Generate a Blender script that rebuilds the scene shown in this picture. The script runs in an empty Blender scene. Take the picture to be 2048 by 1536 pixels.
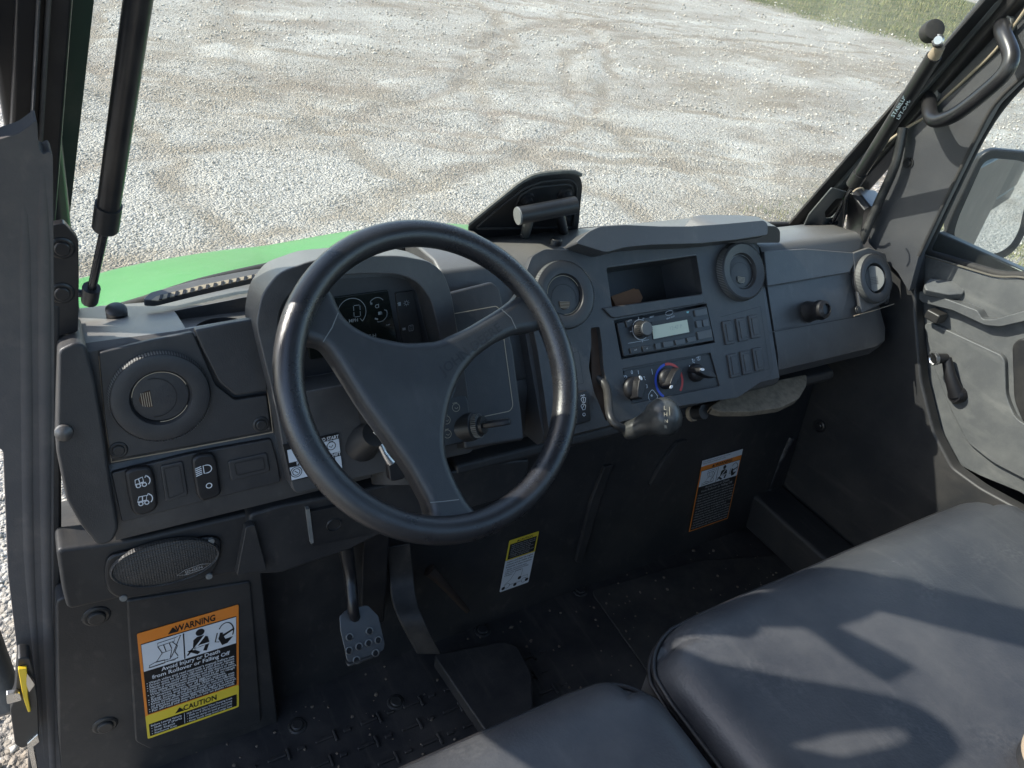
import bpy, bmesh, math, random
import numpy as np
from mathutils import Vector as V, Matrix, noise

random.seed(7); rng = np.random.default_rng(7)
scn = bpy.context.scene
COL = scn.collection

# ------------------------------------------------------------------ camera
# origin = centre of the steering wheel, +X passenger side, +Y forward, +Z up
FPX, CX, CY = 1538.0, 1024.0, 768.0
cF = V((.4745, .6916, -.5446)).normalized()
cR = V((.8627, -.4885, .1312)); cR = (cR - cF * cR.dot(cF)).normalized()
cU = cR.cross(cF)
CAM = V((-.32, -.64, .478))
cam_d = bpy.data.cameras.new("camera"); cam = bpy.data.objects.new("camera", cam_d); COL.objects.link(cam)
m3 = Matrix((cR, cU, -cF)).transposed()
cam.matrix_world = Matrix.Translation(CAM) @ m3.to_4x4()
cam_d.sensor_fit = 'HORIZONTAL'; cam_d.sensor_width = 36.0; cam_d.lens = FPX / 2048 * 36.0
cam_d.clip_start = .02; cam_d.clip_end = 2000
scn.camera = cam

# ------------------------------------------------------------------ light
LD = V((1.175, -.64, -1.08)).normalized()          # direction sunlight travels
ELEV = math.asin(-LD.z); AZ = math.atan2(-LD.x, -LD.y)
w = bpy.data.worlds.new("World"); scn.world = w; w.use_nodes = True
nt = w.node_tree; nt.nodes.clear()
sky = nt.nodes.new("ShaderNodeTexSky"); sky.sky_type = 'NISHITA'; sky.sun_disc = False
sky.sun_elevation = ELEV; sky.sun_rotation = AZ; sky.dust_density = 1.0; sky.ozone_density = 1.0
bg = nt.nodes.new("ShaderNodeBackground"); bg.inputs[1].default_value = .15
wo = nt.nodes.new("ShaderNodeOutputWorld")
nt.links.new(sky.outputs[0], bg.inputs[0]); nt.links.new(bg.outputs[0], wo.inputs[0])
sd = bpy.data.lights.new("sun", 'SUN'); sd.energy = 3.1; sd.angle = math.radians(.5); sd.color = (1, .95, .87)
sun = bpy.data.objects.new("sun", sd); COL.objects.link(sun)
sun.rotation_euler = LD.to_track_quat('-Z', 'Y').to_euler(); sun.location = (-6, 3, 6)
vs = scn.view_settings; vs.view_transform = 'Standard'; vs.look = 'None'; vs.gamma = 1; vs.use_curve_mapping = False
vs.exposure = 1.45
scn.cycles.max_bounces = 8; scn.cycles.transparent_max_bounces = 12
scn.cycles.caustics_reflective = False; scn.cycles.caustics_refractive = False

# ------------------------------------------------------------------ projection helpers
def ray(x, y): return cF + cR * ((x - CX) / FPX) - cU * ((y - CY) / FPX)
def at(x, y, p, n):
    d = ray(x, y); p = V(p); n = V(n); return CAM + d * ((p - CAM).dot(n) / d.dot(n))
def atX(x, y, v): return at(x, y, (v, 0, 0), (1, 0, 0))
def atY(x, y, v): return at(x, y, (0, v, 0), (0, 1, 0))
def atZ(x, y, v): return at(x, y, (0, 0, v), (0, 0, 1))

class PL:
    """a flat face in the cab: origin, in-plane axes u (right) and v (up), normal n towards the seats"""
    def __init__(s, o, n, uh=(1, 0, 0)):
        s.o = V(o); s.n = V(n).normalized(); uh = V(uh)
        s.u = (uh - s.n * uh.dot(s.n)).normalized(); s.v = s.n.cross(s.u)
    def p(s, x, y, h=0):
        q = at(x, y, s.o + s.n * h, s.n) - s.o; return (q.dot(s.u), q.dot(s.v))
    def P(s, pts, h=0): return [s.p(x, y, h) for x, y in pts]
    def w(s, a, b, h=0): return s.o + s.u * a + s.v * b + s.n * h
    def off(s, h):
        q = PL(s.o + s.n * h, s.n, s.u); return q
def tilted(y0, z0, deg):      # face whose top leans forward by deg
    t = math.radians(deg); return PL((0, y0, z0), (0, -math.cos(t), math.sin(t)))

DL = tilted(.15, -.1, 13)      # driver side of the dash
ST = tilted(.14, -.1, 35)      # centre stack and glove box
WSK = .446
WSN = V((0, -1, -WSK)).normalized()
WS = PL((0, .375, -.02), WSN)  # windshield, top leaning back
FLOOR, GROUND = -.78, -1.25

# ------------------------------------------------------------------ materials
MATS = {}
def mat(name, col, rough=.5, metal=0.0, grain=0.0, gscale=900, dust=0.0, dcol=(.30, .26, .20), dscale=6,
        spec=.5, coat=0.0, var=0.0, scratch=0.0, top_sheen_dust=0.0, flecks=0.0):
    if name in MATS: return MATS[name]
    m = bpy.data.materials.new(name); m.use_nodes = True; t = m.node_tree; n = t.nodes; L = t.links
    b = n["Principled BSDF"]; b.inputs["Base Color"].default_value = (*col, 1)
    b.inputs["Roughness"].default_value = rough; b.inputs["Metallic"].default_value = metal
    b.inputs["Specular IOR Level"].default_value = spec; b.inputs["Coat Weight"].default_value = coat
    tc = n.new("ShaderNodeNewGeometry")
    colsock = None
    if dust or var:
        nz = n.new("ShaderNodeTexNoise"); nz.inputs["Scale"].default_value = dscale; nz.inputs["Detail"].default_value = 8
        nz.inputs["Roughness"].default_value = .68
        L.new(tc.outputs["Position"], nz.inputs["Vector"])
        rp = n.new("ShaderNodeMapRange"); rp.inputs[1].default_value = .42; rp.inputs[2].default_value = .78
        rp.inputs[3].default_value = 0; rp.inputs[4].default_value = 1
        L.new(nz.outputs[0], rp.inputs[0])
        fac = rp.outputs[0]
        if scratch:
            n2 = n.new("ShaderNodeTexNoise"); n2.inputs["Scale"].default_value = 60; n2.inputs["Detail"].default_value = 6
            mp = n.new("ShaderNodeMapping"); mp.inputs["Scale"].default_value = (1, .12, .6); mp.inputs["Rotation"].default_value = (.3, .2, .7)
            L.new(tc.outputs["Position"], mp.inputs[0]); L.new(mp.outputs[0], n2.inputs["Vector"])
            r2 = n.new("ShaderNodeMapRange"); r2.inputs[1].default_value = .58; r2.inputs[2].default_value = .8
            L.new(n2.outputs[0], r2.inputs[0])
            ad = n.new("ShaderNodeMath"); ad.operation = 'MULTIPLY_ADD'; L.new(r2.outputs[0], ad.inputs[0])
            ad.inputs[1].default_value = scratch; L.new(fac, ad.inputs[2]); fac = ad.outputs[0]
        if flecks:       # chalky scuffs
            n3 = n.new("ShaderNodeTexNoise"); n3.inputs["Scale"].default_value = 11; n3.inputs["Detail"].default_value = 1; L.new(tc.outputs["Position"], n3.inputs["Vector"])
            r3 = n.new("ShaderNodeMapRange"); r3.inputs[1].default_value = .60; r3.inputs[2].default_value = .80; L.new(n3.outputs[0], r3.inputs[0])
            n4 = n.new("ShaderNodeTexNoise"); n4.inputs["Scale"].default_value = 170; n4.inputs["Detail"].default_value = 4; L.new(tc.outputs["Position"], n4.inputs["Vector"])
            r4 = n.new("ShaderNodeMapRange"); r4.inputs[1].default_value = .42; r4.inputs[2].default_value = .7; L.new(n4.outputs[0], r4.inputs[0])
            q3 = n.new("ShaderNodeMath"); q3.operation = 'MULTIPLY'; L.new(r3.outputs[0], q3.inputs[0]); L.new(r4.outputs[0], q3.inputs[1])
            q4 = n.new("ShaderNodeMath"); q4.operation = 'MULTIPLY_ADD'; q4.inputs[1].default_value = flecks / max(dust, .001); L.new(q3.outputs[0], q4.inputs[0]); L.new(fac, q4.inputs[2]); fac = q4.outputs[0]
        mu = n.new("ShaderNodeMath"); mu.operation = 'MULTIPLY'; mu.inputs[1].default_value = max(dust, .001); mu.use_clamp = True
        L.new(fac, mu.inputs[0])
        if top_sheen_dust:      # lightens faces that point up: dust, plus sun and sky sheen put in colour
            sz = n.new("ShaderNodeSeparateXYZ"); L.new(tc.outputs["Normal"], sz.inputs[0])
            ru = n.new("ShaderNodeMapRange"); ru.inputs[1].default_value = .55; ru.inputs[2].default_value = .95; ru.inputs[4].default_value = top_sheen_dust; L.new(sz.outputs[2], ru.inputs[0])
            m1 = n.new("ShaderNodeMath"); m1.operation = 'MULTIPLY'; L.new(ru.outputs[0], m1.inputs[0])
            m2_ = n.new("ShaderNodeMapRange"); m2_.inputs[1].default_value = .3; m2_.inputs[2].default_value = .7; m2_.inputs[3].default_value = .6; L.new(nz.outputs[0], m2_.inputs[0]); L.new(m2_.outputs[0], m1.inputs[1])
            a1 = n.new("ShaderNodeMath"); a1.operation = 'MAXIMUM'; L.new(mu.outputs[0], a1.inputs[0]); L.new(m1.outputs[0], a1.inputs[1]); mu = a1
        mx = n.new("ShaderNodeMix"); mx.data_type = 'RGBA'; mx.inputs[6].default_value = (*col, 1); mx.inputs[7].default_value = (*dcol, 1)
        L.new(mu.outputs[0], mx.inputs[0]); L.new(mx.outputs[2], b.inputs["Base Color"])
        rr = n.new("ShaderNodeMapRange"); rr.inputs[3].default_value = max(rough - .08, .03); rr.inputs[4].default_value = min(rough + .15, 1)
        L.new(nz.outputs[0], rr.inputs[0]); L.new(rr.outputs[0], b.inputs["Roughness"])
    if grain:
        g = n.new("ShaderNodeTexNoise"); g.inputs["Scale"].default_value = gscale; g.inputs["Detail"].default_value = 3
        L.new(tc.outputs["Position"], g.inputs["Vector"])
        bp = n.new("ShaderNodeBump"); bp.inputs["Strength"].default_value = grain; bp.inputs["Distance"].default_value = .0006
        L.new(g.outputs[0], bp.inputs["Height"]); L.new(bp.outputs[0], b.inputs["Normal"])
    MATS[name] = m; return m

DASH = mat("dash_plastic", (.050, .050, .052), .40, spec=.7, grain=.45, gscale=620, dust=.24, dcol=(.25, .24, .22), dscale=6, scratch=.5, top_sheen_dust=.62)
PANEL = mat("panel_plastic", (.033, .033, .035), .43, spec=.55, grain=.4, gscale=700, dust=.18, dcol=(.20, .18, .155), dscale=8, scratch=.5)
STACKM = mat("stack_plastic", (.043, .043, .045), .44, spec=.6, grain=.45, gscale=620, dust=.22, dcol=(.21, .19, .16), dscale=8, scratch=.5)
BLACK = mat("black_plastic", (.017, .018, .020), .38, grain=.15, dust=.12, dscale=9)
GLOSSB = mat("gloss_black", (.010, .010, .012), .42, dust=.06, dscale=14)
RUBBER = mat("black_rubber", (.018, .018, .019), .7, grain=.4, gscale=400, dust=.25, dcol=(.22, .19, .15), dscale=8)
WHEELM = mat("wheel_rubber", (.016, .016, .018), .25, spec=.7, grain=.5, gscale=900, dust=.12, dcol=(.15, .145, .14), dscale=12, scratch=.5)
HUBM = mat("hub_plastic", (.024, .025, .027), .38, spec=.6, grain=.5, gscale=900, dust=.16, dcol=(.15, .145, .135), dscale=9, scratch=.6)
VINYL = mat("seat_vinyl", (.034, .036, .041), .40, spec=.45, grain=.6, gscale=330, dust=.20, dcol=(.26, .255, .24), dscale=4.5, scratch=.4, flecks=.16)
FLOORM = mat("floor_rubber", (.018, .018, .020), .55, grain=.4, gscale=300, dust=.4, dcol=(.11, .095, .08), dscale=9, scratch=.9)
FWALL = mat("firewall_plastic", (.022, .023, .025), .47, grain=.3, gscale=500, dust=.28, dcol=(.13, .115, .10), dscale=7, scratch=.9)
JAMB = mat("jamb_plastic", (.080, .074, .072), .8, spec=.2, grain=.4, gscale=500, dust=.4, dcol=(.17, .145, .125), dscale=14, scratch=.8)
DOORM = mat("door_plastic", (.090, .094, .096), .48, spec=.5, grain=.4, gscale=600, dust=.28, dcol=(.26, .26, .24), dscale=16, scratch=1.2, flecks=.4)
TRIM = mat("pillar_trim", (.044, .046, .051), .5, grain=.4, gscale=600, dust=.18, dcol=(.17, .165, .15), dscale=10, scratch=.4)
STEELB = mat("painted_steel", (.015, .015, .017), .3, grain=.1, dust=.18, dcol=(.16, .145, .12), dscale=12)
GREYST = mat("grey_steel", (.10, .11, .11), .5, metal=.3, dust=.5, dcol=(.25, .23, .2), dscale=20)
CHROME = mat("bright_metal", (.62, .62, .62), .25, metal=1.0, dust=.15, dscale=30)
PEDALM = mat("pedal_steel", (.13, .135, .14), .38, metal=.75, dust=.25, dcol=(.10, .09, .08), dscale=30)
RUST = mat("rusty_steel", (.075, .043, .027), .8, dust=.6, dcol=(.02, .015, .011), dscale=40)
TAN = mat("tan_dust", (.34, .27, .19), .9, dust=.4, dcol=(.10, .08, .06), dscale=40)
FIBRE = mat("fibre_pad", (.23, .185, .13), .95, grain=1.0, gscale=260, dust=.9, dcol=(.07, .06, .048), dscale=70)
WHITE = mat("white_print", (.72, .74, .76), .5)
GREYP = mat("grey_print", (.42, .43, .44), .5)
TANP = mat("tan_print", (.42, .35, .25), .6)
BLACKP = mat("black_print", (.012, .012, .013), .4)
ORANGE = mat("orange_print", (.78, .24, .03), .45, dust=.12, dscale=20)
YELLOW = mat("yellow_print", (.72, .56, .05), .45, dust=.12, dscale=20)
LBLW = mat("label_white", (.66, .70, .74), .42, dust=.08, dscale=25)
REDP = mat("red_print", (.62, .06, .05), .45)
BLUEP = mat("blue_print", (.05, .10, .55), .45)
LCD = mat("radio_lcd", (.60, .62, .46), .25)
LCDT = mat("lcd_segment", (.42, .44, .34), .3)
SCREEN = mat("instrument_screen", (.012, .015, .013), .12)
SEGM = mat("screen_segment", (.30, .32, .32), .3)
GREENP = mat("green_paint", (.008, .23, .016), .3, spec=.35, dust=.10, dcol=(.10, .22, .07), dscale=9, coat=.3, scratch=.4)
BROWN = mat("brown_wood", (.16, .075, .035), .7, dust=.5, dcol=(.09, .04, .02), dscale=30)
MIRROR = mat("mirror_glass", (.82, .85, .85), .02, metal=1.0)
YPLAST = mat("yellow_plastic", (.75, .50, .03), .35)
GREYPL = mat("worn_grey_plastic", (.16, .165, .16), .5, dust=.5, dcol=(.3, .29, .26), dscale=25)

def glass_mat(name, tint, gloss=.06, veil=.02):
    m = bpy.data.materials.new(name); m.use_nodes = True; t = m.node_tree; n = t.nodes; n.clear(); L = t.links
    out = n.new("ShaderNodeOutputMaterial"); tr = n.new("ShaderNodeBsdfTransparent"); tr.inputs[0].default_value = (*tint, 1)
    gl = n.new("ShaderNodeBsdfGlossy"); gl.inputs["Roughness"].default_value = .03
    fr = n.new("ShaderNodeFresnel"); gq = n.new("ShaderNodeNewGeometry"); io = n.new("ShaderNodeMapRange")
    io.inputs[3].default_value = 1.42; io.inputs[4].default_value = 1 / 1.42; L.new(gq.outputs["Backfacing"], io.inputs[0]); L.new(io.outputs[0], fr.inputs[0])
    mx = n.new("ShaderNodeMixShader"); L.new(fr.outputs[0], mx.inputs[0]); L.new(tr.outputs[0], mx.inputs[1]); L.new(gl.outputs[0], mx.inputs[2])
    df = n.new("ShaderNodeBsdfTranslucent"); df.inputs[0].default_value = (.85, .85, .8, 1)
    d2 = n.new("ShaderNodeBsdfDiffuse"); d2.inputs[0].default_value = (.8, .8, .76, 1)
    dm = n.new("ShaderNodeMixShader"); L.new(df.outputs[0], dm.inputs[1]); L.new(d2.outputs[0], dm.inputs[2])
    nz = n.new("ShaderNodeTexNoise"); nz.inputs["Scale"].default_value = 2.6; nz.inputs["Detail"].default_value = 9; nz.inputs["Roughness"].default_value = .72; nz.inputs["Distortion"].default_value = .8
    g = n.new("ShaderNodeNewGeometry"); L.new(g.outputs["Position"], nz.inputs["Vector"])
    mr = n.new("ShaderNodeMapRange"); mr.inputs[1].default_value = .35; mr.inputs[2].default_value = .75
    mr.inputs[3].default_value = veil * .5; mr.inputs[4].default_value = veil * 1.8
    L.new(nz.outputs[0], mr.inputs[0])
    m2 = n.new("ShaderNodeMixShader"); L.new(mr.outputs[0], m2.inputs[0]); L.new(mx.outputs[0], m2.inputs[1]); L.new(dm.outputs[0], m2.inputs[2])
    L.new(m2.outputs[0], out.inputs[0]); return m
GLASS = glass_mat("windshield_glass", (.95, .97, .95), veil=.034)
DGLASS = glass_mat("door_glass", (.93, .96, .94), veil=.02)
def grille_mat():
    m = mat("speaker_grille", (.035, .034, .033), .5, dust=.3, dcol=(.20, .17, .14), dscale=14); t = m.node_tree; n = t.nodes; L = t.links
    g = n.new("ShaderNodeNewGeometry"); vo = n.new("ShaderNodeTexVoronoi"); vo.inputs["Scale"].default_value = 330; vo.inputs["Randomness"].default_value = .1
    L.new(g.outputs["Position"], vo.inputs["Vector"])
    bp = n.new("ShaderNodeBump"); bp.inputs["Strength"].default_value = .9; bp.inputs["Distance"].default_value = .0015
    L.new(vo.outputs["Distance"], bp.inputs["Height"]); L.new(bp.outputs[0], n["Principled BSDF"].inputs["Normal"]); return m
GRILLE = grille_mat()

# ------------------------------------------------------------------ mesh helpers
def finish(name, me, m, parent=None, bevel=0, seg=2, sharp=40):
    if isinstance(m, (list, tuple)):
        for k in m: me.materials.append(k)
    else: me.materials.append(m)
    o = bpy.data.objects.new(name, me); COL.objects.link(o)
    for p in me.polygons: p.use_smooth = True
    if bevel:
        md = o.modifiers.new("bevel", 'BEVEL'); md.width = bevel; md.segments = seg; md.limit_method = 'ANGLE'
        md.angle_limit = math.radians(35); md.harden_normals = True; md.use_clamp_overlap = True
        me.set_sharp_from_angle(angle=math.radians(60))
    else: me.set_sharp_from_angle(angle=math.radians(sharp))
    if parent is not None:
        o.parent = parent; o.matrix_parent_inverse = parent_inv(parent)
    return o
INV = {}
def parent_inv(p):
    if p.name in INV: return INV[p.name]
    return Matrix.Identity(4)
def mesh(name, vs_, fs):
    me = bpy.data.meshes.new(name); me.from_pydata([tuple(v) for v in vs_], [], fs); me.validate(); return me
def recalc(me):
    bm = bmesh.new(); bm.from_mesh(me); bmesh.ops.recalc_face_normals(bm, faces=bm.faces); bm.to_mesh(me); bm.free(); return me
def fillet(pts, r, n=4):
    if r <= 0: return list(pts)
    out = []; N = len(pts)
    for i in range(N):
        p = V((*pts[i], 0)); a = V((*pts[i - 1], 0)); b = V((*pts[(i + 1) % N], 0))
        da = a - p; db = b - p; la, lb = da.length, db.length
        if la < 1e-7 or lb < 1e-7: out.append(tuple(p[:2])); continue
        rr = min(r, la * .48, lb * .48); s = p + da.normalized() * rr; e = p + db.normalized() * rr
        for k in range(n + 1):
            t = k / n; q = s * (1 - t) ** 2 + p * 2 * t * (1 - t) + e * t * t; out.append((q.x, q.y))
    return out
def rrect(a, b, w_, h_, r=.003, rot=0, n=4):
    c, s = math.cos(rot), math.sin(rot)
    q = fillet([(-w_ / 2, -h_ / 2), (w_ / 2, -h_ / 2), (w_ / 2, h_ / 2), (-w_ / 2, h_ / 2)], r, n)
    return [(a + x * c - y * s, b + x * s + y * c) for x, y in q]
def ellipse(a, b, ra, rb, rot=0, n=40):
    c, s = math.cos(rot), math.sin(rot); o = []
    for k in range(n):
        t = 2 * math.pi * k / n; x, y = ra * math.cos(t), rb * math.sin(t); o.append((a + x * c - y * s, b + x * s + y * c))
    return o
def prism_me(pl, pts, h0, h1, taper=0):
    n = len(pts); ca = sum(p[0] for p in pts) / n; cb = sum(p[1] for p in pts) / n
    top = [(ca + (a - ca) * (1 - taper), cb + (b - cb) * (1 - taper)) for a, b in pts]
    vs_ = [pl.w(a, b, h0) for a, b in pts] + [pl.w(a, b, h1) for a, b in top]
    fs = [list(range(n))[::-1], [n + i for i in range(n)]] + [[i, (i + 1) % n, n + (i + 1) % n, n + i] for i in range(n)]
    return recalc(mesh("m", vs_, fs))
def prism(name, pl, pts, h0, h1, m, parent, bevel=0, taper=0, seg=2):
    return finish(name, prism_me(pl, pts, h0, h1, taper), m, parent, bevel, seg)
def lathe_me(pl, a, b, prof, seg=40, sx=1, sy=1, rot=0, ribs=0, ribd=0):
    vs_ = []; fs = []; c, s = math.cos(rot), math.sin(rot)
    rings = []
    for r, h in prof:
        if r < 1e-6: rings.append([len(vs_)]); vs_.append(pl.w(a, b, h)); continue
        idx = []
        for k in range(seg):
            t = 2 * math.pi * k / seg; x, y = r * math.cos(t) * sx, r * math.sin(t) * sy
            idx.append(len(vs_)); vs_.append(pl.w(a + x * c - y * s, b + x * s + y * c, h))
        rings.append(idx)
    for A, B in zip(rings, rings[1:]):
        for k in range(seg):
            k2 = (k + 1) % seg
            if len(A) == 1 and len(B) == 1: continue
            if len(A) == 1: fs.append([A[0], B[k], B[k2]])
            elif len(B) == 1: fs.append([A[k], A[k2], B[0]])
            else: fs.append([A[k], A[k2], B[k2], B[k]])
    return recalc(mesh("m", vs_, fs))
def lathe(name, pl, a, b, prof, m, parent, seg=40, sx=1, sy=1, rot=0, sharp=40):
    return finish(name, lathe_me(pl, a, b, prof, seg, sx, sy, rot), m, parent, sharp=sharp)
def smooth_path(pts, sub=6, closed=False):
    pts = [V(p) for p in pts]; n = len(pts); out = []
    rngs = range(n if closed else n - 1)
    for i in rngs:
        p1, p2 = pts[i], pts[(i + 1) % n]
        p0 = pts[i - 1] if (i > 0 or closed) else p1 * 2 - p2
        p3 = pts[(i + 2) % n] if (i + 2 < n or closed) else p2 * 2 - p1
        for k in range(sub):
            t = k / sub
            out.append(.5 * ((2 * p1) + (p2 - p0) * t + (2 * p0 - 5 * p1 + 4 * p2 - p3) * t * t + (3 * p1 - p0 - 3 * p2 + p3) * t ** 3))
    if not closed: out.append(pts[-1])
    return out
def tube_me(pts, r, seg=12, closed=False, caps=True, flat=1.0):
    pts = [V(p) for p in pts]; n = len(pts); vs_ = []; fs = []
    rad = r if isinstance(r, (list, tuple)) else [r] * n
    up = None
    for i in range(n):
        a = pts[i - 1] if (i > 0 or closed) else pts[i]; b = pts[(i + 1) % n] if (i < n - 1 or closed) else pts[i]
        t = (b - a).normalized()
        if up is None: up = t.orthogonal().normalized()
        up = (up - t * up.dot(t)).normalized(); sd_ = t.cross(up)
        for k in range(seg):
            q = 2 * math.pi * k / seg; vs_.append(pts[i] + (up * math.cos(q) * flat + sd_ * math.sin(q)) * rad[i])
    for i in range(n if closed else n - 1):
        j = (i + 1) % n
        for k in range(seg):
            k2 = (k + 1) % seg; fs.append([i * seg + k, i * seg + k2, j * seg + k2, j * seg + k])
    if not closed and caps: fs.append(list(range(seg))[::-1]); fs.append([(n - 1) * seg + k for k in range(seg)])
    return recalc(mesh("m", vs_, fs))
def tube(name, pts, r, m, parent, seg=12, closed=False, sub=0, flat=1.0):
    if sub:
        if isinstance(r, (list, tuple)):
            rr = []
            for i in range(len(pts) - 1): rr += [r[i] + (r[i + 1] - r[i]) * k / sub for k in range(sub)]
            r = rr + [r[-1]]
        pts = smooth_path(pts, sub, closed)
    return finish(name, tube_me(pts, r, seg, closed, flat=flat), m, parent, sharp=50)
def join_me(mes):
    bm = bmesh.new()
    for me in mes: bm.from_mesh(me)
    me = bpy.data.meshes.new("m"); bm.to_mesh(me); bm.free()
    for k in mes: bpy.data.meshes.remove(k)
    return me
def rprism(name, pl, pts, h0, h1, r, m, parent, n=6, grow=0.0):
    """prism whose front edge is rounded over by r"""
    pts = [V((*p, 0)) for p in pts]; L_ = []
    for a, b in zip(pts, pts[1:] + pts[:1]):
        k = max(1, int((b - a).length / .006)); L_ += [a.lerp(b, i / k) for i in range(k)]
    pts = L_; N = len(pts); pts = pts if not grow else pts; area = sum(pts[i - 1].x * p.y - p.x * pts[i - 1].y for i, p in enumerate(pts)); sg = 1 if area > 0 else -1
    def nrm(P_):
        q = []
        for i in range(N):
            t = (P_[(i + 2) % N] - P_[i - 2]).normalized(); q.append(V((-t.y, t.x, 0)) * sg)
        return q
    vs_ = [pl.w(p.x, p.y, h0) for p in pts]; rings = [list(range(N))]; cur = [p - u_ * grow for p, u_ in zip(pts, nrm(pts))]; done = 0
    for k in range(n + 1):
        q = k / n * math.pi / 2; ins = r * (1 - math.cos(q)); h = h1 - r + r * math.sin(q); b0 = len(vs_)
        for _ in range(3):
            nn = nrm(cur); cur = [p + u_ * ((ins - done) / 3) for p, u_ in zip(cur, nn)]
            cur = [cur[i] * .8 + (cur[i - 1] + cur[(i + 1) % N]) * .1 for i in range(N)]
        done = ins
        vs_ += [pl.w(p.x, p.y, h) for p in cur]; rings.append(list(range(b0, b0 + N)))
    fs = [[A[i], A[(i + 1) % N], B[(i + 1) % N], B[i]] for A, B in zip(rings, rings[1:]) for i in range(N)] + [rings[0][::-1]]
    b0 = len(vs_); vs_ += [vs_[i] for i in rings[-1]]; top = list(range(b0, b0 + N)); me = mesh(name, vs_, fs)
    from mathutils.geometry import tessellate_polygon
    tr = [list(t) for t in tessellate_polygon([cur])]
    me2 = orient(mesh(name, [vs_[i] for i in top], tr), pl.n); me = join_me([recalc(me), me2])
    return finish(name, me, m, parent, sharp=75)
def loft(name, secs, m, parent, bevel=0, caps=True, sharp=40):
    n = len(secs[0]); vs_ = [p for s in secs for p in s]; fs = []
    for i in range(len(secs) - 1):
        for k in range(n - 1): fs.append([i * n + k, i * n + k + 1, (i + 1) * n + k + 1, (i + 1) * n + k])
        fs.append([i * n + n - 1, i * n, (i + 1) * n, (i + 1) * n + n - 1])
    if caps: fs.append(list(range(n))[::-1]); fs.append([(len(secs) - 1) * n + k for k in range(n)])
    return finish(name, recalc(mesh(name, vs_, fs)), m, parent, bevel, sharp=sharp)
def box_me(lo, hi):
    x0, y0, z0 = lo; x1, y1, z1 = hi
    vs_ = [(x, y, z) for z in (z0, z1) for y in (y0, y1) for x in (x0, x1)]
    return mesh("m", vs_, [[0, 2, 3, 1], [4, 5, 7, 6], [0, 1, 5, 4], [2, 6, 7, 3], [0, 4, 6, 2], [1, 3, 7, 5]])
def box(name, lo, hi, m, parent, bevel=.003): return finish(name, box_me(lo, hi), m, parent, bevel)
def cut(o, cutters):
    """boolean-subtract cutter meshes from an object's mesh (bevel stays on top)"""
    mods = [(md.width, md.segments) for md in o.modifiers if md.type == 'BEVEL']
    o.modifiers.clear(); tmp = []
    for me in cutters:
        c = bpy.data.objects.new("cutter", me); COL.objects.link(c); tmp.append(c)
        md = o.modifiers.new("b", 'BOOLEAN'); md.operation = 'DIFFERENCE'; md.object = c; md.solver = 'EXACT'
    bpy.context.view_layer.update()
    dg = bpy.context.evaluated_depsgraph_get(); me = bpy.data.meshes.new_from_object(o.evaluated_get(dg))
    o.modifiers.clear(); o.data = me
    for c in tmp: bpy.data.objects.remove(c)
    for p in me.polygons: p.use_smooth = True
    for w_, s_ in mods:
        md = o.modifiers.new("bevel", 'BEVEL'); md.width = w_; md.segments = s_; md.limit_method = 'ANGLE'; md.angle_limit = math.radians(35); md.harden_normals = True
    me.set_sharp_from_angle(angle=math.radians(60 if mods else 40))
# ---- flat print: text and line icons laid on a face
def text_me(s, size=1.0, bold=0.0, space=1.0, align='LEFT'):
    cu = bpy.data.curves.new("t", 'FONT'); cu.body = s; cu.size = size; cu.offset = bold; cu.space_character = space
    cu.align_x = align; cu.resolution_u = 2
    o = bpy.data.objects.new("t", cu); COL.objects.link(o); bpy.context.view_layer.update()
    dg = bpy.context.evaluated_depsgraph_get(); me = bpy.data.meshes.new_from_object(o.evaluated_get(dg))
    bpy.data.objects.remove(o); bpy.data.curves.remove(cu); return me
class FR:       # frame with free (possibly slightly skew) unit axes
    def __init__(s, o, u, v, n): s.o, s.u, s.v, s.n = V(o), V(u), V(v), V(n)
    def w(s, a, b, h=0): return s.o + s.u * a + s.v * b + s.n * h
def put_text(fr, a, b, s, size, h, bold=0.0, align='LEFT', rot=0, squash=1.0, fit=None):
    me = text_me(s, size, bold * size, 1.0, align)
    if fit:
        xs = [v.co.x for v in me.vertices]
        if xs: squash *= min(1.0, fit / max(1e-6, max(xs) - min(xs))) if fit > 0 else -fit / max(1e-6, max(xs) - min(xs))
    c, sn = math.cos(rot), math.sin(rot)
    for v in me.vertices:
        x, y = v.co.x * squash, v.co.y; v.co = fr.w(a + x * c - y * sn, b + x * sn + y * c, h)
    return me
def ribbon(fr, lines, wd, h):
    vs_ = []; fs = []
    for ln in lines:
        if isinstance(ln, dict):      # filled polygon
            k0 = len(vs_); vs_ += [fr.w(a, b, h) for a, b in ln['p']]; fs.append(list(range(k0, len(vs_)))); continue
        n = len(ln); closed = n > 2 and abs(ln[0][0] - ln[-1][0]) < 1e-9 and abs(ln[0][1] - ln[-1][1]) < 1e-9
        L_, R_ = [], []
        for i in range(n):
            p = V((*ln[i], 0)); a = V((*(ln[i - 1] if i else (ln[-2] if closed else ln[0])), 0)); b = V((*(ln[i + 1] if i < n - 1 else (ln[1] if closed else ln[-1])), 0))
            d = (b - a); d = d.normalized() if d.length > 1e-9 else V((1, 0, 0)); q = V((-d.y, d.x, 0)) * wd / 2
            L_.append(p + q); R_.append(p - q)
        k0 = len(vs_)
        for l_, r_ in zip(L_, R_): vs_ += [fr.w(l_.x, l_.y, h), fr.w(r_.x, r_.y, h)]
        for i in range(n - 1): fs.append([k0 + 2 * i, k0 + 2 * i + 1, k0 + 2 * i + 3, k0 + 2 * i + 2])
    return mesh("m", vs_, fs)
def arc(a, b, r, d0, d1, n=14): return [(a + r * math.cos(math.radians(d0 + (d1 - d0) * k / n)), b + r * math.sin(math.radians(d0 + (d1 - d0) * k / n))) for k in range(n + 1)]
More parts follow.
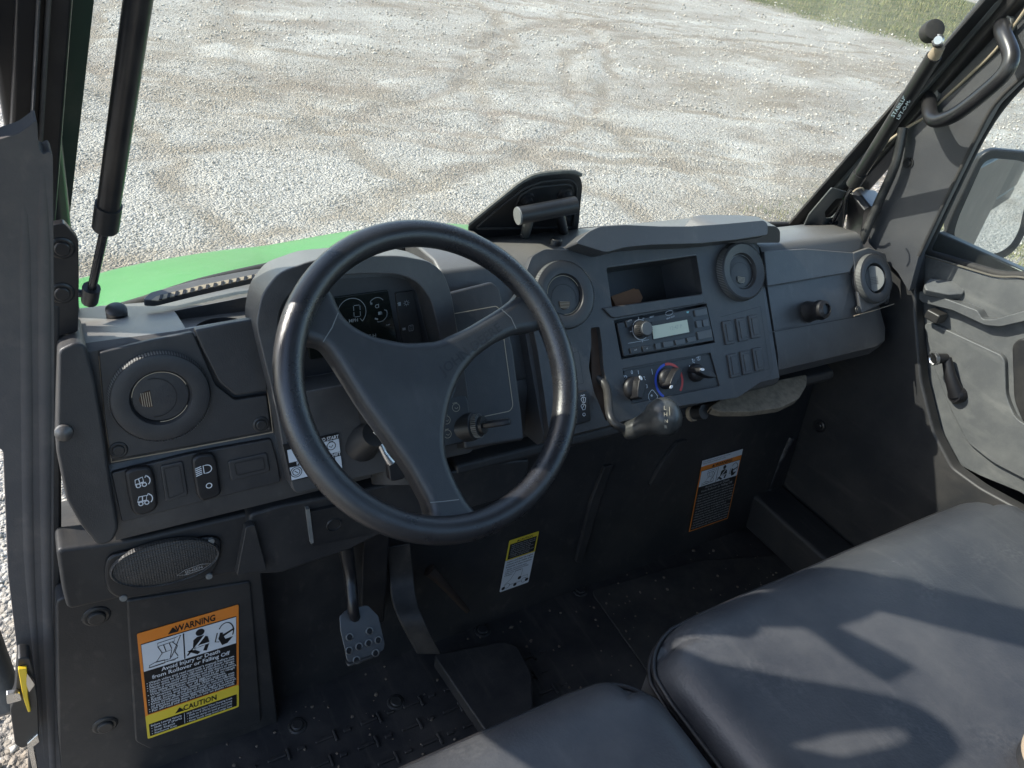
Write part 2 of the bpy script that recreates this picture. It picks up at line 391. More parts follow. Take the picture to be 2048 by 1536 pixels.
def orient(me, n):
    me.update()
    n = V(n)
    bm = bmesh.new(); bm.from_mesh(me); bm.normal_update()
    bmesh.ops.reverse_faces(bm, faces=[f for f in bm.faces if f.normal.dot(n) < 0]); bm.to_mesh(me); bm.free(); return me
def printed(name, mes, m, parent, n=(0, -1, .3)):
    me = join_me(mes) if len(mes) > 1 else mes[0]
    return finish(name, orient(me, n), m, parent)

def thing(name, label, cat, loc, group=None):
    o = bpy.data.objects.new(name, None); COL.objects.link(o); o.location = loc; o.empty_display_size = .2
    o['label'] = label; o['category'] = cat
    if group: o['group'] = group
    INV[o.name] = Matrix.Translation(-V(loc)); return o
def tag(o, label, cat, group=None, kind=None):
    if label: o['label'] = label
    if cat: o['category'] = cat
    if group: o['group'] = group
    if kind: o['kind'] = kind
    return o
# ------------------------------------------------------------------ ground
def track(p, q, R, side, wd):
    """tyre track: arc of radius R through two points of the yard"""
    a, b = atZ(*p, GROUND), atZ(*q, GROUND); m_ = (a + b) / 2; d = b - a; h = math.sqrt(max(.01, R * R - d.length_squared / 4)); n_ = V((-d.y, d.x, 0)).normalized() * side
    c_ = m_ + n_ * h; return (c_.x, c_.y, R, wd)
TRACKS = []
for p, q, R, side, gap in [((165, 135), (830, 205), 15, -1, 1.35), ((980, 22), (1640, 140), 26, -1, 1.4), ((1290, 300), (1650, 322), 11, 1, .42), ((470, 70), (930, 430), 13, 1, 1.3), ((200, 330), (700, 240), 9, 1, 1.3), ((1330, 75), (1570, 88), 5.5, -1, 1.1)]:
    t = track(p, q, R, side, .17); TRACKS += [t, (t[0], t[1], t[2] + gap, .15)]
def gz(x, y):
    d = math.hypot(x - .4, y)
    k = min(1.0, max(0.0, (d - 2.0) / 2.0))
    a = noise.noise((x * .45 + y * .12, y * .8, 0)) * .035 + noise.noise((x * 1.3, y * 2.1, 5)) * .022 + noise.noise((x * 4, y * 5.5, 9)) * .012 + noise.noise((x * 9, y * 9, 11)) * .006
    far = max(0.0, x - 15.0); rise = .018 * far
    for cx_, cy_, R, wd in TRACKS:
        e = abs(math.hypot(x - cx_, y - cy_) - R)
        if e < wd * 2.5: a += -.016 * math.exp(-(e / (wd * .6)) ** 2) + .010 * math.exp(-((e - wd * 1.3) / (wd * .5)) ** 2)
    return GROUND + a * k + min(rise, 1.6)
xs = sorted(set([-300, -150, -80, -40, -20, -10, -6] + list(np.arange(-4, 16, .115).round(4)) + list(np.arange(16, 40, .8)) + [45, 55, 70, 90, 120, 180, 300, 500]))
ys = sorted(set([-300, -120, -60, -30, -15, -8, -4, -2] + list(np.arange(-1, 15, .115).round(4)) + list(np.arange(15, 34, .7)) + [36, 42, 50, 65, 90, 140, 250, 500]))
gv = [(x, y, gz(x, y)) for y in ys for x in xs]; nx = len(xs)
gf = [(j * nx + i, j * nx + i + 1, (j + 1) * nx + i + 1, (j + 1) * nx + i) for j in range(len(ys) - 1) for i in range(nx - 1)]
def node(n, t, **k):
    q = n.new(t)
    for a, b in k.items(): setattr(q, a, b)
    return q
def gravel_mat(name, stone=False):
    m = bpy.data.materials.new(name); m.use_nodes = True; t = m.node_tree; n = t.nodes; L = t.links; b = n["Principled BSDF"]
    b.inputs["Roughness"].default_value = .85; b.inputs["Specular IOR Level"].default_value = .35
    g = n.new("ShaderNodeNewGeometry")
    def nz(scale, detail=5, vec=None, rough=.6):
        q = n.new("ShaderNodeTexNoise"); q.inputs["Scale"].default_value = scale; q.inputs["Detail"].default_value = detail; q.inputs["Roughness"].default_value = rough
        L.new(vec or g.outputs["Position"], q.inputs["Vector"]); return q.outputs[0]
    def rng_(s, a, b_, c=0., d=1.):
        q = n.new("ShaderNodeMapRange"); q.inputs[1].default_value = a; q.inputs[2].default_value = b_; q.inputs[3].default_value = c; q.inputs[4].default_value = d
        L.new(s, q.inputs[0]); return q.outputs[0]
    def mix(f, a, b_):
        q = n.new("ShaderNodeMix"); q.data_type = 'RGBA'
        if hasattr(f, 'links'): L.new(f, q.inputs[0])
        else: q.inputs[0].default_value = f
        for s, i in ((a, 6), (b_, 7)):
            if hasattr(s, 'links'): L.new(s, q.inputs[i])
            else: q.inputs[i].default_value = (*s, 1)
        return q.outputs[2]
    def math_(op, a, b_):
        q = n.new("ShaderNodeMath"); q.operation = op; q.use_clamp = False
        for s, i in ((a, 0), (b_, 1)):
            if hasattr(s, 'links'): L.new(s, q.inputs[i])
            else: q.inputs[i].default_value = s
        return q.outputs[0]
    mp = n.new("ShaderNodeMapping"); mp.inputs["Rotation"].default_value = (0, 0, -.30); mp.inputs["Scale"].default_value = (.8, .95, 1)
    L.new(g.outputs["Position"], mp.inputs[0])
    dirt = math_("MAXIMUM", rng_(nz(.5, 9, mp.outputs[0], .74), .47, .63, 0, .85), rng_(nz(2.4, 7, mp.outputs[0], .7), .56, .72, 0, .6))
    # tyre tracks: bands along arcs on the ground
    def band(cx_, cy_, R, wd):
        v = n.new("ShaderNodeVectorMath"); v.operation = 'MULTIPLY'; v.inputs[1].default_value = (1, 1, 0); L.new(g.outputs["Position"], v.inputs[0])
        d = n.new("ShaderNodeVectorMath"); d.operation = 'DISTANCE'; d.inputs[1].default_value = (cx_, cy_, 0); L.new(v.outputs[0], d.inputs[0])
        e = math_('ABSOLUTE', math_('ADD', math_('SUBTRACT', d.outputs["Value"], R), rng_(nz(1.3, 3), .3, .7, -.14, .14)), 0)
        return math_('MULTIPLY', rng_(e, wd, wd * .25), rng_(nz(2.2, 6, None, .7), .30, .50))
    tr_ = None
    for a_ in TRACKS:
        q_ = band(*a_); tr_ = q_ if tr_ is None else math_('MAXIMUM', tr_, q_)
    dirt = math_('MAXIMUM', dirt, math_('MULTIPLY', tr_, .75))
    if stone:
        r = g.outputs["Random Per Island"]
        c = mix(math_("POWER", r, 1.3), (.24, .218, .182), (.66, .617, .54)); c = mix(math_('MULTIPLY', dirt, .55), c, (.42, .345, .25))
        L.new(c, b.inputs["Base Color"]); return m
    vo = n.new("ShaderNodeTexVoronoi"); vo.inputs["Scale"].default_value = 80; L.new(g.outputs["Position"], vo.inputs["Vector"])
    v2 = n.new("ShaderNodeTexVoronoi"); v2.inputs["Scale"].default_value = 36; L.new(g.outputs["Position"], v2.inputs["Vector"])
    sep = n.new("ShaderNodeSeparateColor"); L.new(vo.outputs["Color"], sep.inputs[0])
    stonec = mix(sep.outputs[0], (.31, .287, .243), (.56, .523, .458))
    fine = nz(160, 4)
    dirtc = mix(rng_(fine, .35, .7), (.13, .096, .060), (.38, .295, .19))
    dirtc = mix(rng_(nz(.5, 4), .5, .7), dirtc, (.21, .145, .095))
    c = mix(math_('MULTIPLY', dirt, .9), stonec, dirtc)
    c = mix(rng_(nz(1.1, 6, mp.outputs[0]), .56, .72, 0, .7), c, (.68, .65, .575))
    sx = n.new("ShaderNodeSeparateXYZ"); L.new(g.outputs["Position"], sx.inputs[0])
    wob = rng_(nz(.35, 6), .2, .8, -1.2, 1.2)
    xw = math_('ADD', sx.outputs[0], wob); xw = math_('ADD', xw, math_('MULTIPLY_ADD', sx.outputs[1], -.12))
    gm = rng_(xw, 13.9, 14.9)
    path = rng_(xw, 26.5, 27.2); path2 = rng_(xw, 29.0, 30.5)
    gm = math_('SUBTRACT', gm, math_('SUBTRACT', path, path2))
    grassc = mix(rng_(nz(1.6, 7, None, .7), .35, .68), (.085, .100, .028), (.26, .225, .095))
    grassc = mix(rng_(nz(18, 5), .4, .75, 0, .6), grassc, (.04, .055, .015))
    # thin grass in front of the right wheel
    vd = n.new("ShaderNodeVectorMath"); vd.operation = 'DISTANCE'; vd.inputs[1].default_value = (5.2, 1.7, GROUND); L.new(g.outputs["Position"], vd.inputs[0])
    pm = math_('MULTIPLY', rng_(vd.outputs["Value"], 1.9, .7), rng_(nz(3.2, 6, None, .7), .46, .58))
    gm = math_('MAXIMUM', gm, math_('MULTIPLY', pm, .8))
    c = mix(gm, c, grassc)
    L.new(c, b.inputs["Base Color"])
    h = math_('ADD', math_('MULTIPLY', vo.outputs["Distance"], -1.0), math_('MULTIPLY', fine, .6))
    h = math_('ADD', h, math_('MULTIPLY', v2.outputs["Distance"], -1.0))
    bp = n.new("ShaderNodeBump"); bp.inputs["Strength"].default_value = 1.0; bp.inputs["Distance"].default_value = .020
    L.new(h, bp.inputs["Height"]); L.new(bp.outputs[0], b.inputs["Normal"]); return m
GRAV = gravel_mat("gravel_ground"); STONE = gravel_mat("gravel_stone", True)
tag(finish("ground", mesh("ground", gv, gf), GRAV), "pale gravel yard with tan dirt tracks", None, kind="structure")

# loose stones lying on the yard: nobody could count them
def stones():
    OCT = np.array([(1, 0, 0), (0, 1, 0), (-1, 0, 0), (0, -1, 0), (0, 0, 1), (0, 0, -.6)], float)
    OF = np.array([(0, 1, 4), (1, 2, 4), (2, 3, 4), (3, 0, 4), (1, 0, 5), (2, 1, 5), (3, 2, 5), (0, 3, 5)])
    P = []
    for r0, r1, den, s0, s1, th0, th1 in [(1.6, 4.6, 5200, .0022, .0085, -15, 85), (4.6, 8.5, 2200, .0032, .0105, -12, 82), (8.5, 15, 300, .007, .020, -8, 75), (15, 26, 28, .014, .036, 0, 70), (1.0, 3.0, 600, .005, .016, -40, -12)]:
        area = math.radians(th1 - th0) / 2 * (r1 ** 2 - r0 ** 2); n = int(area * den)
        r = np.sqrt(rng.uniform(r0 ** 2, r1 ** 2, n)); th = np.radians(rng.uniform(th0, th1, n))
        x = CAM.x + r * np.sin(th); y = CAM.y + r * np.cos(th); s = s0 + (s1 - s0) * rng.random(n) ** 3.2
        P.append(np.stack([x, y, s], 1))
    P = np.concatenate(P); keep = (P[:, 0] < 15.0 + .1 * P[:, 1]) & ~((P[:, 0] > -.5) & (P[:, 0] < 1.3) & (P[:, 1] < 1.0))
    P = P[keep]; N = len(P)
    # stones gather in drifts
    den = np.array([noise.noise((x * .5, y * 1.2, 3)) + .6 * noise.noise((x * 1.8, y * 3, 8)) for x, y, s in P]); P = P[den > rng.uniform(-.75, .55, N)]; N = len(P)
    z = np.array([gz(x, y) for x, y, s in P])
    B = OCT[None] * (1 + rng.uniform(-.38, .38, (N, 6, 1))) * P[:, 2][:, None, None]
    B = B + rng.uniform(-.25, .25, (N, 6, 3)) * P[:, 2][:, None, None]
    B[:, :, 2] *= rng.uniform(.65, 1.15, (N, 1)); a = rng.uniform(0, 6.28, N); c, s = np.cos(a)[:, None], np.sin(a)[:, None]
    X = B[:, :, 0] * c - B[:, :, 1] * s + P[:, :1]; Y = B[:, :, 0] * s + B[:, :, 1] * c + P[:, 1:2]; Z = B[:, :, 2] + z[:, None] + P[:, 2:3] * .22
    co = np.stack([X, Y, Z], -1).reshape(-1, 3); F_ = (OF[None] + (np.arange(N) * 6)[:, None, None]).reshape(-1, 3)
    me = bpy.data.meshes.new("gravel"); me.vertices.add(len(co)); me.vertices.foreach_set("co", co.ravel().astype(np.float32))
    me.loops.add(F_.size); me.loops.foreach_set("vertex_index", F_.ravel().astype(np.int32))
    me.polygons.add(len(F_)); me.polygons.foreach_set("loop_start", np.arange(0, F_.size, 3, dtype=np.int32)); me.update(calc_edges=True); me.validate()
    me.materials.append(STONE); o = bpy.data.objects.new("loose_gravel", me); COL.objects.link(o)
    tag(o, "loose crushed gravel stones scattered over the yard", "gravel", kind="stuff"); print("stones", N)
stones()
def grass():
    vs_ = []; fs = []
    def blade(x, y, h, wd):
        z = gz(x, y); a = random.uniform(0, 6.28); l_ = random.uniform(-.5, .5) * h; k = len(vs_); c, s = math.cos(a) * wd, math.sin(a) * wd
        vs_.extend([(x - c, y - s, z - .01), (x + c, y + s, z - .01), (x + l_, y + random.uniform(-.4, .4) * h, z + h)]); fs.append((k, k + 1, k + 2))
    for _ in range(26000):
        x = 14.2 + 22 * random.random() ** 1.5; y = random.uniform(3, 27)
        e = 14.2 + .12 * y + 1.2 * noise.noise((x * .35, y * .35, 2))
        if x < e - .6 or 27.5 < x < 30.5: continue
        s = 1 + (x - 15) * .06; blade(x, y, random.uniform(.03, .10) * s, .010 * s)
    for cx_, cy_, r, k in [(4.5, 2.6, .35, 260), (4.95, 2.25, .3, 220), (5.4, 1.75, .55, 1600), (4.1, 2.9, .2, 90), (5.9, 1.3, .6, 1200)]:
        for _ in range(k): blade(random.gauss(cx_, r), random.gauss(cy_, r * .6), random.uniform(.02, .07), .0035)
    m = bpy.data.materials.new("grass_blade"); m.use_nodes = True; t = m.node_tree; b = t.nodes["Principled BSDF"]
    g = t.nodes.new("ShaderNodeNewGeometry"); mx = t.nodes.new("ShaderNodeMix"); mx.data_type = 'RGBA'
    mx.inputs[6].default_value = (.065, .10, .022, 1); mx.inputs[7].default_value = (.24, .22, .09, 1)
    t.links.new(g.outputs["Random Per Island"], mx.inputs[0]); t.links.new(mx.outputs[2], b.inputs["Base Color"]); b.inputs["Roughness"].default_value = .7
    tag(finish("grass", mesh("grass", vs_, fs), m), "short patchy grass beyond the gravel and in tufts", "grass", kind="stuff")
grass()
LEAF = mat("shrub_leaf", (.055, .075, .025), .7); BARK = mat("shrub_bark", (.10, .08, .06), .9)
def shrub(x, y, r, label):
    z = gz(x, y); t = thing("shrub", label, "shrub", (x, y, z), "dark shrubs at the far edge of the grass")
    vs_ = []; fs = []
    for _ in range(2600):
        a = random.uniform(0, 6.28); u = random.uniform(-.2, 1); q = r * random.uniform(.55, 1.05) * (1 + .3 * noise.noise((a * 1.3 + x, u * 2, y)))
        s = math.sqrt(max(0, 1 - u * u)); c = V((x + q * s * math.cos(a), y + q * s * math.sin(a), z + r * .45 + q * u * .75)); e = r * .07
        k = len(vs_); d1 = V((random.uniform(-1, 1), random.uniform(-1, 1), random.uniform(-1, 1))).normalized() * e; d2 = d1.orthogonal().normalized() * e * .6
        vs_.extend([c - d1, c + d2, c + d1, c - d2]); fs.append((k, k + 1, k + 2, k + 3))
    finish("crown", mesh("crown", vs_, fs), LEAF, t)
    tube("trunk", [(x, y, z - .05), (x + .05, y, z + r * .4), (x + .1, y + .05, z + r * .9)], [r * .07, r * .05, r * .02], BARK, t, 8)
shrub(42.5, 26.5, 1.1, "dark low shrub beyond the grass, left of the two in the corner")
shrub(45.5, 25.3, 1.3, "dark low shrub beyond the grass, nearest the upper right corner")

# ------------------------------------------------------------------ the vehicle
VEH = thing("utility_vehicle", "green and black side-by-side utility vehicle seen from inside its cab", "utility vehicle", (.39, 0, GROUND))

# hood in front of the windshield
def hood():
    us = np.linspace(-.42, 1.20, 50); vs2 = np.linspace(.40, .93, 22); P = []
    for y in vs2:
        t = (y - .40) / .53
        for x in us:
            c = (x - .39) / .75; z = -.108 - .104 * t - .03 * t * t - .030 * abs(c) ** 3 - .02 * max(0, abs(c) - .8) * 2.2 * t
            z += .022 * math.exp(-((abs(c) - .64) / .13) ** 2) * (1 - t) - .016 * math.exp(-((abs(c) - .45) / .07) ** 2) * (1 - .8 * t)
            z += .012 * math.exp(-(c / .30) ** 4)
            z -= .07 * max(0, c - .1) * t
            yy = y - .035 * t * abs(c) ** 2.5
            P.append((x, yy, z))
    n = len(us)
    f = [(j * n + i, j * n + i + 1, (j + 1) * n + i + 1, (j + 1) * n + i) for j in range(len(vs2) - 1) for i in range(n - 1)]
    k0 = len(P); last = (len(vs2) - 1) * n
    for i in range(n): x, y, z = P[last + i]; P.append((x, y + .03, z - .03))
    for i in range(n): x, y, z = P[last + i]; P.append((x, y + .05, z - .30))
    f += [(last + i, last + i + 1, k0 + i + 1, k0 + i) for i in range(n - 1)] + [(k0 + i, k0 + i + 1, k0 + n + i + 1, k0 + n + i) for i in range(n - 1)]
    finish("hood", recalc(mesh("hood", P, f)), GREENP, VEH, sharp=60)
hood()
box("front_bumper", (-.25, .90, -.75), (1.03, 1.02, -.52), STEELB, VEH, .02)
for x0 in (-.42, 1.0):
    b = tube("front_wheel", [(x0, .55, GROUND + .32), (x0 + .22, .55, GROUND + .32)], .32, RUBBER, VEH, 32)
    tube("rim", [(x0 - .004, .55, GROUND + .32), (x0 + .224, .55, GROUND + .32)], .17, STEELB, b, 24)
    b = tube("rear_wheel", [(x0, -1.45, GROUND + .32), (x0 + .22, -1.45, GROUND + .32)], .32, RUBBER, VEH, 32)
    tube("rim", [(x0 - .004, -1.45, GROUND + .32), (x0 + .224, -1.45, GROUND + .32)], .17, STEELB, b, 24)
box("chassis", (-.30, -1.9, -.95), (1.08, .85, -.80), STEELB, VEH, .02)
bd = box("cargo_box", (-.33, -2.0, -.42), (1.11, -1.02, -.36), BLACK, VEH, .01)
for lo, hi in [((-.33, -2.0, -.36), (-.30, -1.02, -.10)), ((1.08, -2.0, -.36), (1.11, -1.02, -.10)), ((-.30, -1.05, -.36), (1.08, -1.02, -.10)), ((-.30, -2.0, -.36), (1.08, -1.97, -.10))]:
    box("side_panel", lo, hi, BLACK, bd, .008)

# windshield, seal, pillars, roof
def wsw(x, z, h=0): return V((x, .375 - WSK * (z + .02), z)) + WSN * h
xl, xr = -.315, 1.085
gl = prism("windshield", WS, [(-.315, -.085), (xr, -.085), (xr - .015, .80), (-.285, .80)], -.003, .002, GLASS, VEH)
base = [WS.w(*WS.p(x, y), .004) for x, y in [(140, 642), (210, 622), (290, 598), (400, 563), (540, 531), (640, 512), (740, 497), (860, 483)]] + [wsw(.3, -.012, .004), wsw(.6, -.02, .004), wsw(.85, -.04, .004), wsw(1.06, -.06, .004)]
tube("windshield_seal", base, .0085, RUBBER, gl, 10, sub=5)
cow = []
for i, p in enumerate(smooth_path(base, 3)): cow.append([p + V((0, .002, -.012)), p + V((0, .05, -.05)), p + V((0, .05, -.16)), p + V((0, -.02, -.16)), p + V((0, -.012, -.02))])
loft("cowl", cow, BLACK, VEH)
# pillars follow the windshield edge
def pillar(name, xo, s, wl=.03):
    a = [V((xo, .445, -.12)), V((xo + .006 * s, .375 - WSK * .02, 0)), V((xo + .03 * s, wsw(0, .45).y, .45)), V((xo + .05 * s, wsw(0, .84).y, .84))]
    secs = []
    for p in smooth_path(a, 5):
        secs.append([p + V((-wl, .025, 0)), p + V((.028, .025, 0)), p + V((.028, -.022, -.012)), p + V((.015, -.036, -.015)), p + V((-wl, -.03, -.012))])
    return loft(name, secs, STEELB, VEH, bevel=.006)
pL = pillar("windshield_pillar", -.345, 1, .02); pR = pillar("windshield_pillar", 1.125, -1)
# green edged strip between glass and left pillar
prism("glass_edge_strip", WS, WS.P([(146, -20), (190, -20), (137, 452), (104, 452)], .006), .003, .008, mat("tinted_edge", (.022, .050, .038), .3, dust=.2), gl, .001)
prism("pillar_rib", WS, WS.P([(92, -20), (103, -20), (84, 300), (74, 300)], .05), .045, .055, JAMB, pL, .002)
prism("pillar_rib", WS, WS.P([(77, -20), (82, -20), (66, 280), (61, 280)], .055), .045, .057, TRIM, pL, .002)
prism("pillar_cover", WS, WS.P([(33, -30), (150, -30), (112, 450), (104, 520), (10, 520), (22, 250)], .045), .01, .045, STEELB, pL, .004)
prism("glass_edge_strip", WS, WS.P([(1985, -20), (2010, -20), (1578, 478), (1556, 472)], .006), .003, .009, RUBBER, gl, .002)
prism("glass_edge_strip", WS, WS.P([(2024, -20), (2046, -20), (1640, 440), (1604, 474), (1585, 474)], .014), .006, .016, GREYST, gl, .002)
rf = box("roof", (-.40, -.95, .80), (1.18, .06, .86), BLACK, VEH, .02)
box("roof_liner", (-.36, -.90, .785), (1.14, .02, .798), mat("roof_liner_felt", (.14, .14, .14), .9), rf, .004)
for x0 in (-.38, 1.10):
    loft("rear_pillar", [[V((x0, -.86, z)), V((x0 + .06, -.86, z)), V((x0 + .06, -.80, z)), V((x0, -.80, z))] for z in (-.8, .2, .80)], GREYPL, VEH, .006)
box("rear_panel", (-.32, -.89, -.75), (1.10, -.86, -.05), PANEL, VEH, .006)
box("rear_window", (-.32, -.88, -.04), (1.10, -.875, .78), DGLASS, VEH, 0)

#PART3
# ------------------------------------------------------------------ dashboard body
def prof(x, pts): return [V((x, y, z)) for y, z in pts]
left_a = [(.40, -.070), (.33, -.042), (.26, -.018), (.205, -.004), (.188, -.001), (.179, -.007), (.147, -.134), (.147, -.140), (.139, -.150), (.124, -.222), (.128, -.240), (.145, -.250), (.26, -.26), (.40, -.26)]
left_b = [(.40, -.050), (.33, -.032), (.26, -.010), (.205, .003), (.190, .003), (.180, -.003), (.147, -.134), (.147, -.140), (.139, -.150), (.124, -.222), (.128, -.240), (.145, -.250), (.26, -.26), (.40, -.26)]
left_c = [(.40, -.035), (.35, -.022), (.30, -.004), (.255, .002), (.245, -.001), (.238, -.008), (.150, -.134), (.150, -.140), (.142, -.150), (.130, -.222), (.134, -.240), (.150, -.250), (.26, -.26), (.40, -.26)]
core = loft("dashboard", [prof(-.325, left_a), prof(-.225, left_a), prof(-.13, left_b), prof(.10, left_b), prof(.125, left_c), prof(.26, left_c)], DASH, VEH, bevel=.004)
# tray with cup well behind the driver's vent
cut(core, [box_me((-.213, .192, -.034), (-.118, .272, .05)), lathe_me(PL((-.165, .228, 0), (0, 0, 1)), 0, 0, [(0, -.08), (.034, -.08), (.038, 0), (0, 0)], 32)])
stack_p = [(.40, -.04), (.36, -.006), (.29, .008), (.243, .009), (.228, .004), (.216, -.006), (.082, -.197), (.082, -.208), (.092, -.222), (.15, -.232), (.30, -.25), (.40, -.25)]
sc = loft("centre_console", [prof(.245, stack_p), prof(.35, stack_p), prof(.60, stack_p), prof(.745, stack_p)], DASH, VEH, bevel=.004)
glove_p = [(.40, -.08), (.34, -.035), (.28, -.012), (.226, -.004), (.216, -.006), (.208, -.013), (.102, -.165), (.092, -.188), (.098, -.208), (.125, -.220), (.30, -.25), (.40, -.25)]
gend = [(y + .02 if i < 6 else y + .012, z - (.03 if i < 6 else 0)) for i, (y, z) in enumerate(glove_p)]
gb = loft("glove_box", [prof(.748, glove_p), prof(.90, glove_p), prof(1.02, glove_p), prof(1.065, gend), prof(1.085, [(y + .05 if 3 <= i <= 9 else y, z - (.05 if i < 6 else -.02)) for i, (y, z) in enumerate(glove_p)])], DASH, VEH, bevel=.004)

def bolt(pl, x, y, r, parent, m=BLACK, h=0.0, hex_=True, name="bolt", ring=True):
    a, b = pl.p(x, y, h)
    o = lathe(name, pl, a, b, [(r * 1.35, h), (r * 1.3, h + r * .12), (r * 1.1, h + r * .22), (r * .85, h + r * .2)] + ([(r * .82, h + r * .42), (r * .7, h + r * .5), (0, h + r * .5)]), m, parent, 6 if not ring else 20, sharp=30)
    return o

# --- driver side vent panel (flat face with dusty edge)
vp = prism("vent_panel", DL, fillet(DL.P([(197, 706), (300, 681), (386, 664), (402, 700), (432, 770), (470, 800), (534, 790), (543, 862), (384, 892), (222, 921), (208, 830)], .004), .004), -.004, .004, PANEL, core, .002)
prism("tray_front", DL, fillet(DL.P([(388, 661), (460, 646), (518, 637), (527, 700), (536, 782), (472, 792), (438, 765), (408, 705)], .009), .004), -.004, .009, PANEL, core, .004)
edge = [DL.w(*DL.p(x, y, .002), .002) for x, y in [(199, 712), (210, 832), (223, 924), (384, 895), (546, 864), (534, 770), (524, 668)]]
tube("dust_line", edge, .0011, TAN, vp, 5)
for x, y in [(237, 900), (522, 848)]: bolt(DL, x, y, .0075, vp, BLACK, .004)

def vent(pl, x, y, R, h, kind, parent=None, slat=0.0, ang=0):
    a, b = pl.p(x, y, h * .6)
    ring = lathe("air_vent", pl, a, b, [(R, -.004), (R, h * .55), (R * .965, h * .9), (R * .90, h), (R * .62, h * .86), (R * .60, h * .72), (R * .56, h * .2), (R * .56, -.006)], PANEL if kind != 'w' else BLACK, parent or VEH, 64)
    # knurled edge
    vs_ = []; fs = []; n = 110
    for k in range(n):
        t0 = 2 * math.pi * (k + .1) / n; t1 = 2 * math.pi * (k + .6) / n; i = len(vs_)
        for t, r, hh in ((t0, R * 1.008, h * .3), (t1, R * 1.008, h * .3), (t1, R * .985, h * .93), (t0, R * .985, h * .93)):
            vs_.append(pl.w(a + r * math.cos(t), b + r * math.sin(t), hh + .0006))
        fs.append([i, i + 1, i + 2, i + 3])
    finish("knurled_edge", orient(mesh("k", vs_, fs), pl.n), GREYPL if kind != 'd' else DASH, ring)
    ri = R * .555
    if kind == 'open':
        lathe("vent_throat", pl, a, b, [(ri, .012), (ri * .9, -.03), (0, -.03)], BLACK, ring, 32)
        q = PL(pl.w(a, b, .006), (pl.n * .5 + pl.u * -.85).normalized(), pl.v)
        prism("damper_flap", q, ellipse(0, 0, ri * .95, ri * .8), -.002, .002, GREYPL, ring, .001)
        for k in range(5): prism("slat", q, rrect(-.004 + .003 * k - .006, 0, .0007, ri * .7, 0), .002, .003, BLACK, ring)
    else:
        d = lathe("damper_flap", pl, a, b, [(ri, h * .2), (ri * .98, h * .5), (ri * .6, h * .56), (0, h * .58)], PANEL, ring, 48)
        c, s = math.cos(ang), math.sin(ang)
        o = [(a + ri * .18 * c, b + ri * .18 * s)]
        cc = (a - ri * .22 * c, b - ri * .22 * s)
        printed("flap_line", [ribbon(pl, [arc(*cc, ri * .78, math.degrees(ang) - 100, math.degrees(ang) + 100, 24)], .0009, h * .60)], BLACKP, d, pl.n)
        fr = PL(pl.w(a - ri * .62 * c, b - ri * .62 * s, h * .6), pl.n, pl.u * c + pl.v * s)
        pts = [(0.28 * ri, -ri * .34)] + [(.28 * ri + -ri * .42 * math.cos(t), ri * .34 * math.sin(t)) for t in np.linspace(-1.4, 1.4, 12)] + [(.28 * ri, ri * .34)]
        prism("thumb_notch", fr, pts, -.001, .0006, RUST if slat else BLACK, d)
        printed("notch_slats", [ribbon(fr, [[(q, -ri * .3 * math.sqrt(max(.05, 1 - (q / ri / .45 - .5) ** 2))), (q, ri * .3)] for q in np.linspace(-.05 * ri, .25 * ri, 5)], .0007, .0012)], TANP, d, pl.n)
        printed("dust_line", [ribbon(pl, [arc(a, b, ri * 1.01, 20, 170, 24), arc(a, b, ri * 1.01, 260, 330, 14)], .0009, h * .62)], TANP if slat else GREYPL, d, pl.n)
    return ring
v = vent(DL, 322, 794, .0535, .014, 'closed', slat=1, ang=0); v['label'] = "round closed air vent left of the steering wheel"
v = vent(ST, 1128, 590, .0515, .016, 'closed', slat=1, ang=math.pi / 2 * .9); v['label'] = "round dusty air vent between wheel and radio"
v = vent(ST, 1482, 543, .0505, .020, 'closed', slat=0, ang=math.pi / 2 * .85); v['label'] = "round closed air vent right of the empty cubby"
v = vent(ST, 1748, 557, .048, .016, 'open'); v['label'] = "round air vent turned half open beside the right door"

# --- switch row under the vent panel
sp = prism("switch_panel", DL, fillet(DL.P([(222, 946), (380, 908), (543, 878), (556, 925), (562, 965), (400, 1005), (244, 1046)], .003), .004), -.006, .003, PANEL, core, .002)
def quad(pl, pts, h=0): return pl.P(pts, h)
def rocker(pts, name, label, icons, h=.012):
    q = fillet(DL.P(pts, h * .7), .006)
    o = prism(name, DL, q, .002, h, GLOSSB, VEH, .004, seg=3); o['label'] = label
    printed("icon", [ribbon(DL, icons(DL), .0011, h + .0004)], WHITE, o, DL.n); return o
def circ(a, b, r, n=16): return arc(a, b, r, 0, 360, n)
def ic_dump(tip):
    def f(pl):
        out = []
        for (x, y), up in (((283, 966), 1), ((288, 1002), 0)):
            a, b = pl.p(x, y, .012); s = .0075; r = .25 if up else 0
            body = [(-.9, .1), (-.6, .9), (.5, .9), (.35, .1), (-.9, .1)]
            R_ = lambda p: (a + s * (p[0] * math.cos(r) - p[1] * math.sin(r)), b + s * (p[0] * math.sin(r) + p[1] * math.cos(r)))
            out += [[R_(p) for p in body], circ(a - .5 * s, b - .35 * s, .3 * s), circ(a + .35 * s, b - .35 * s, .3 * s), [(a - .9 * s, b - .0 * s), (a + .6 * s, b)], [R_((-.2, .1)), R_((-.1, .9))],
                    arc(a + .3 * s, b + .3 * s, .95 * s, -50, 60, 8), [(a + 1.0 * s, b + .85 * s), (a + .75 * s, b + 1.15 * s), (a + .6 * s, b + .8 * s)]]
        return out
    return f
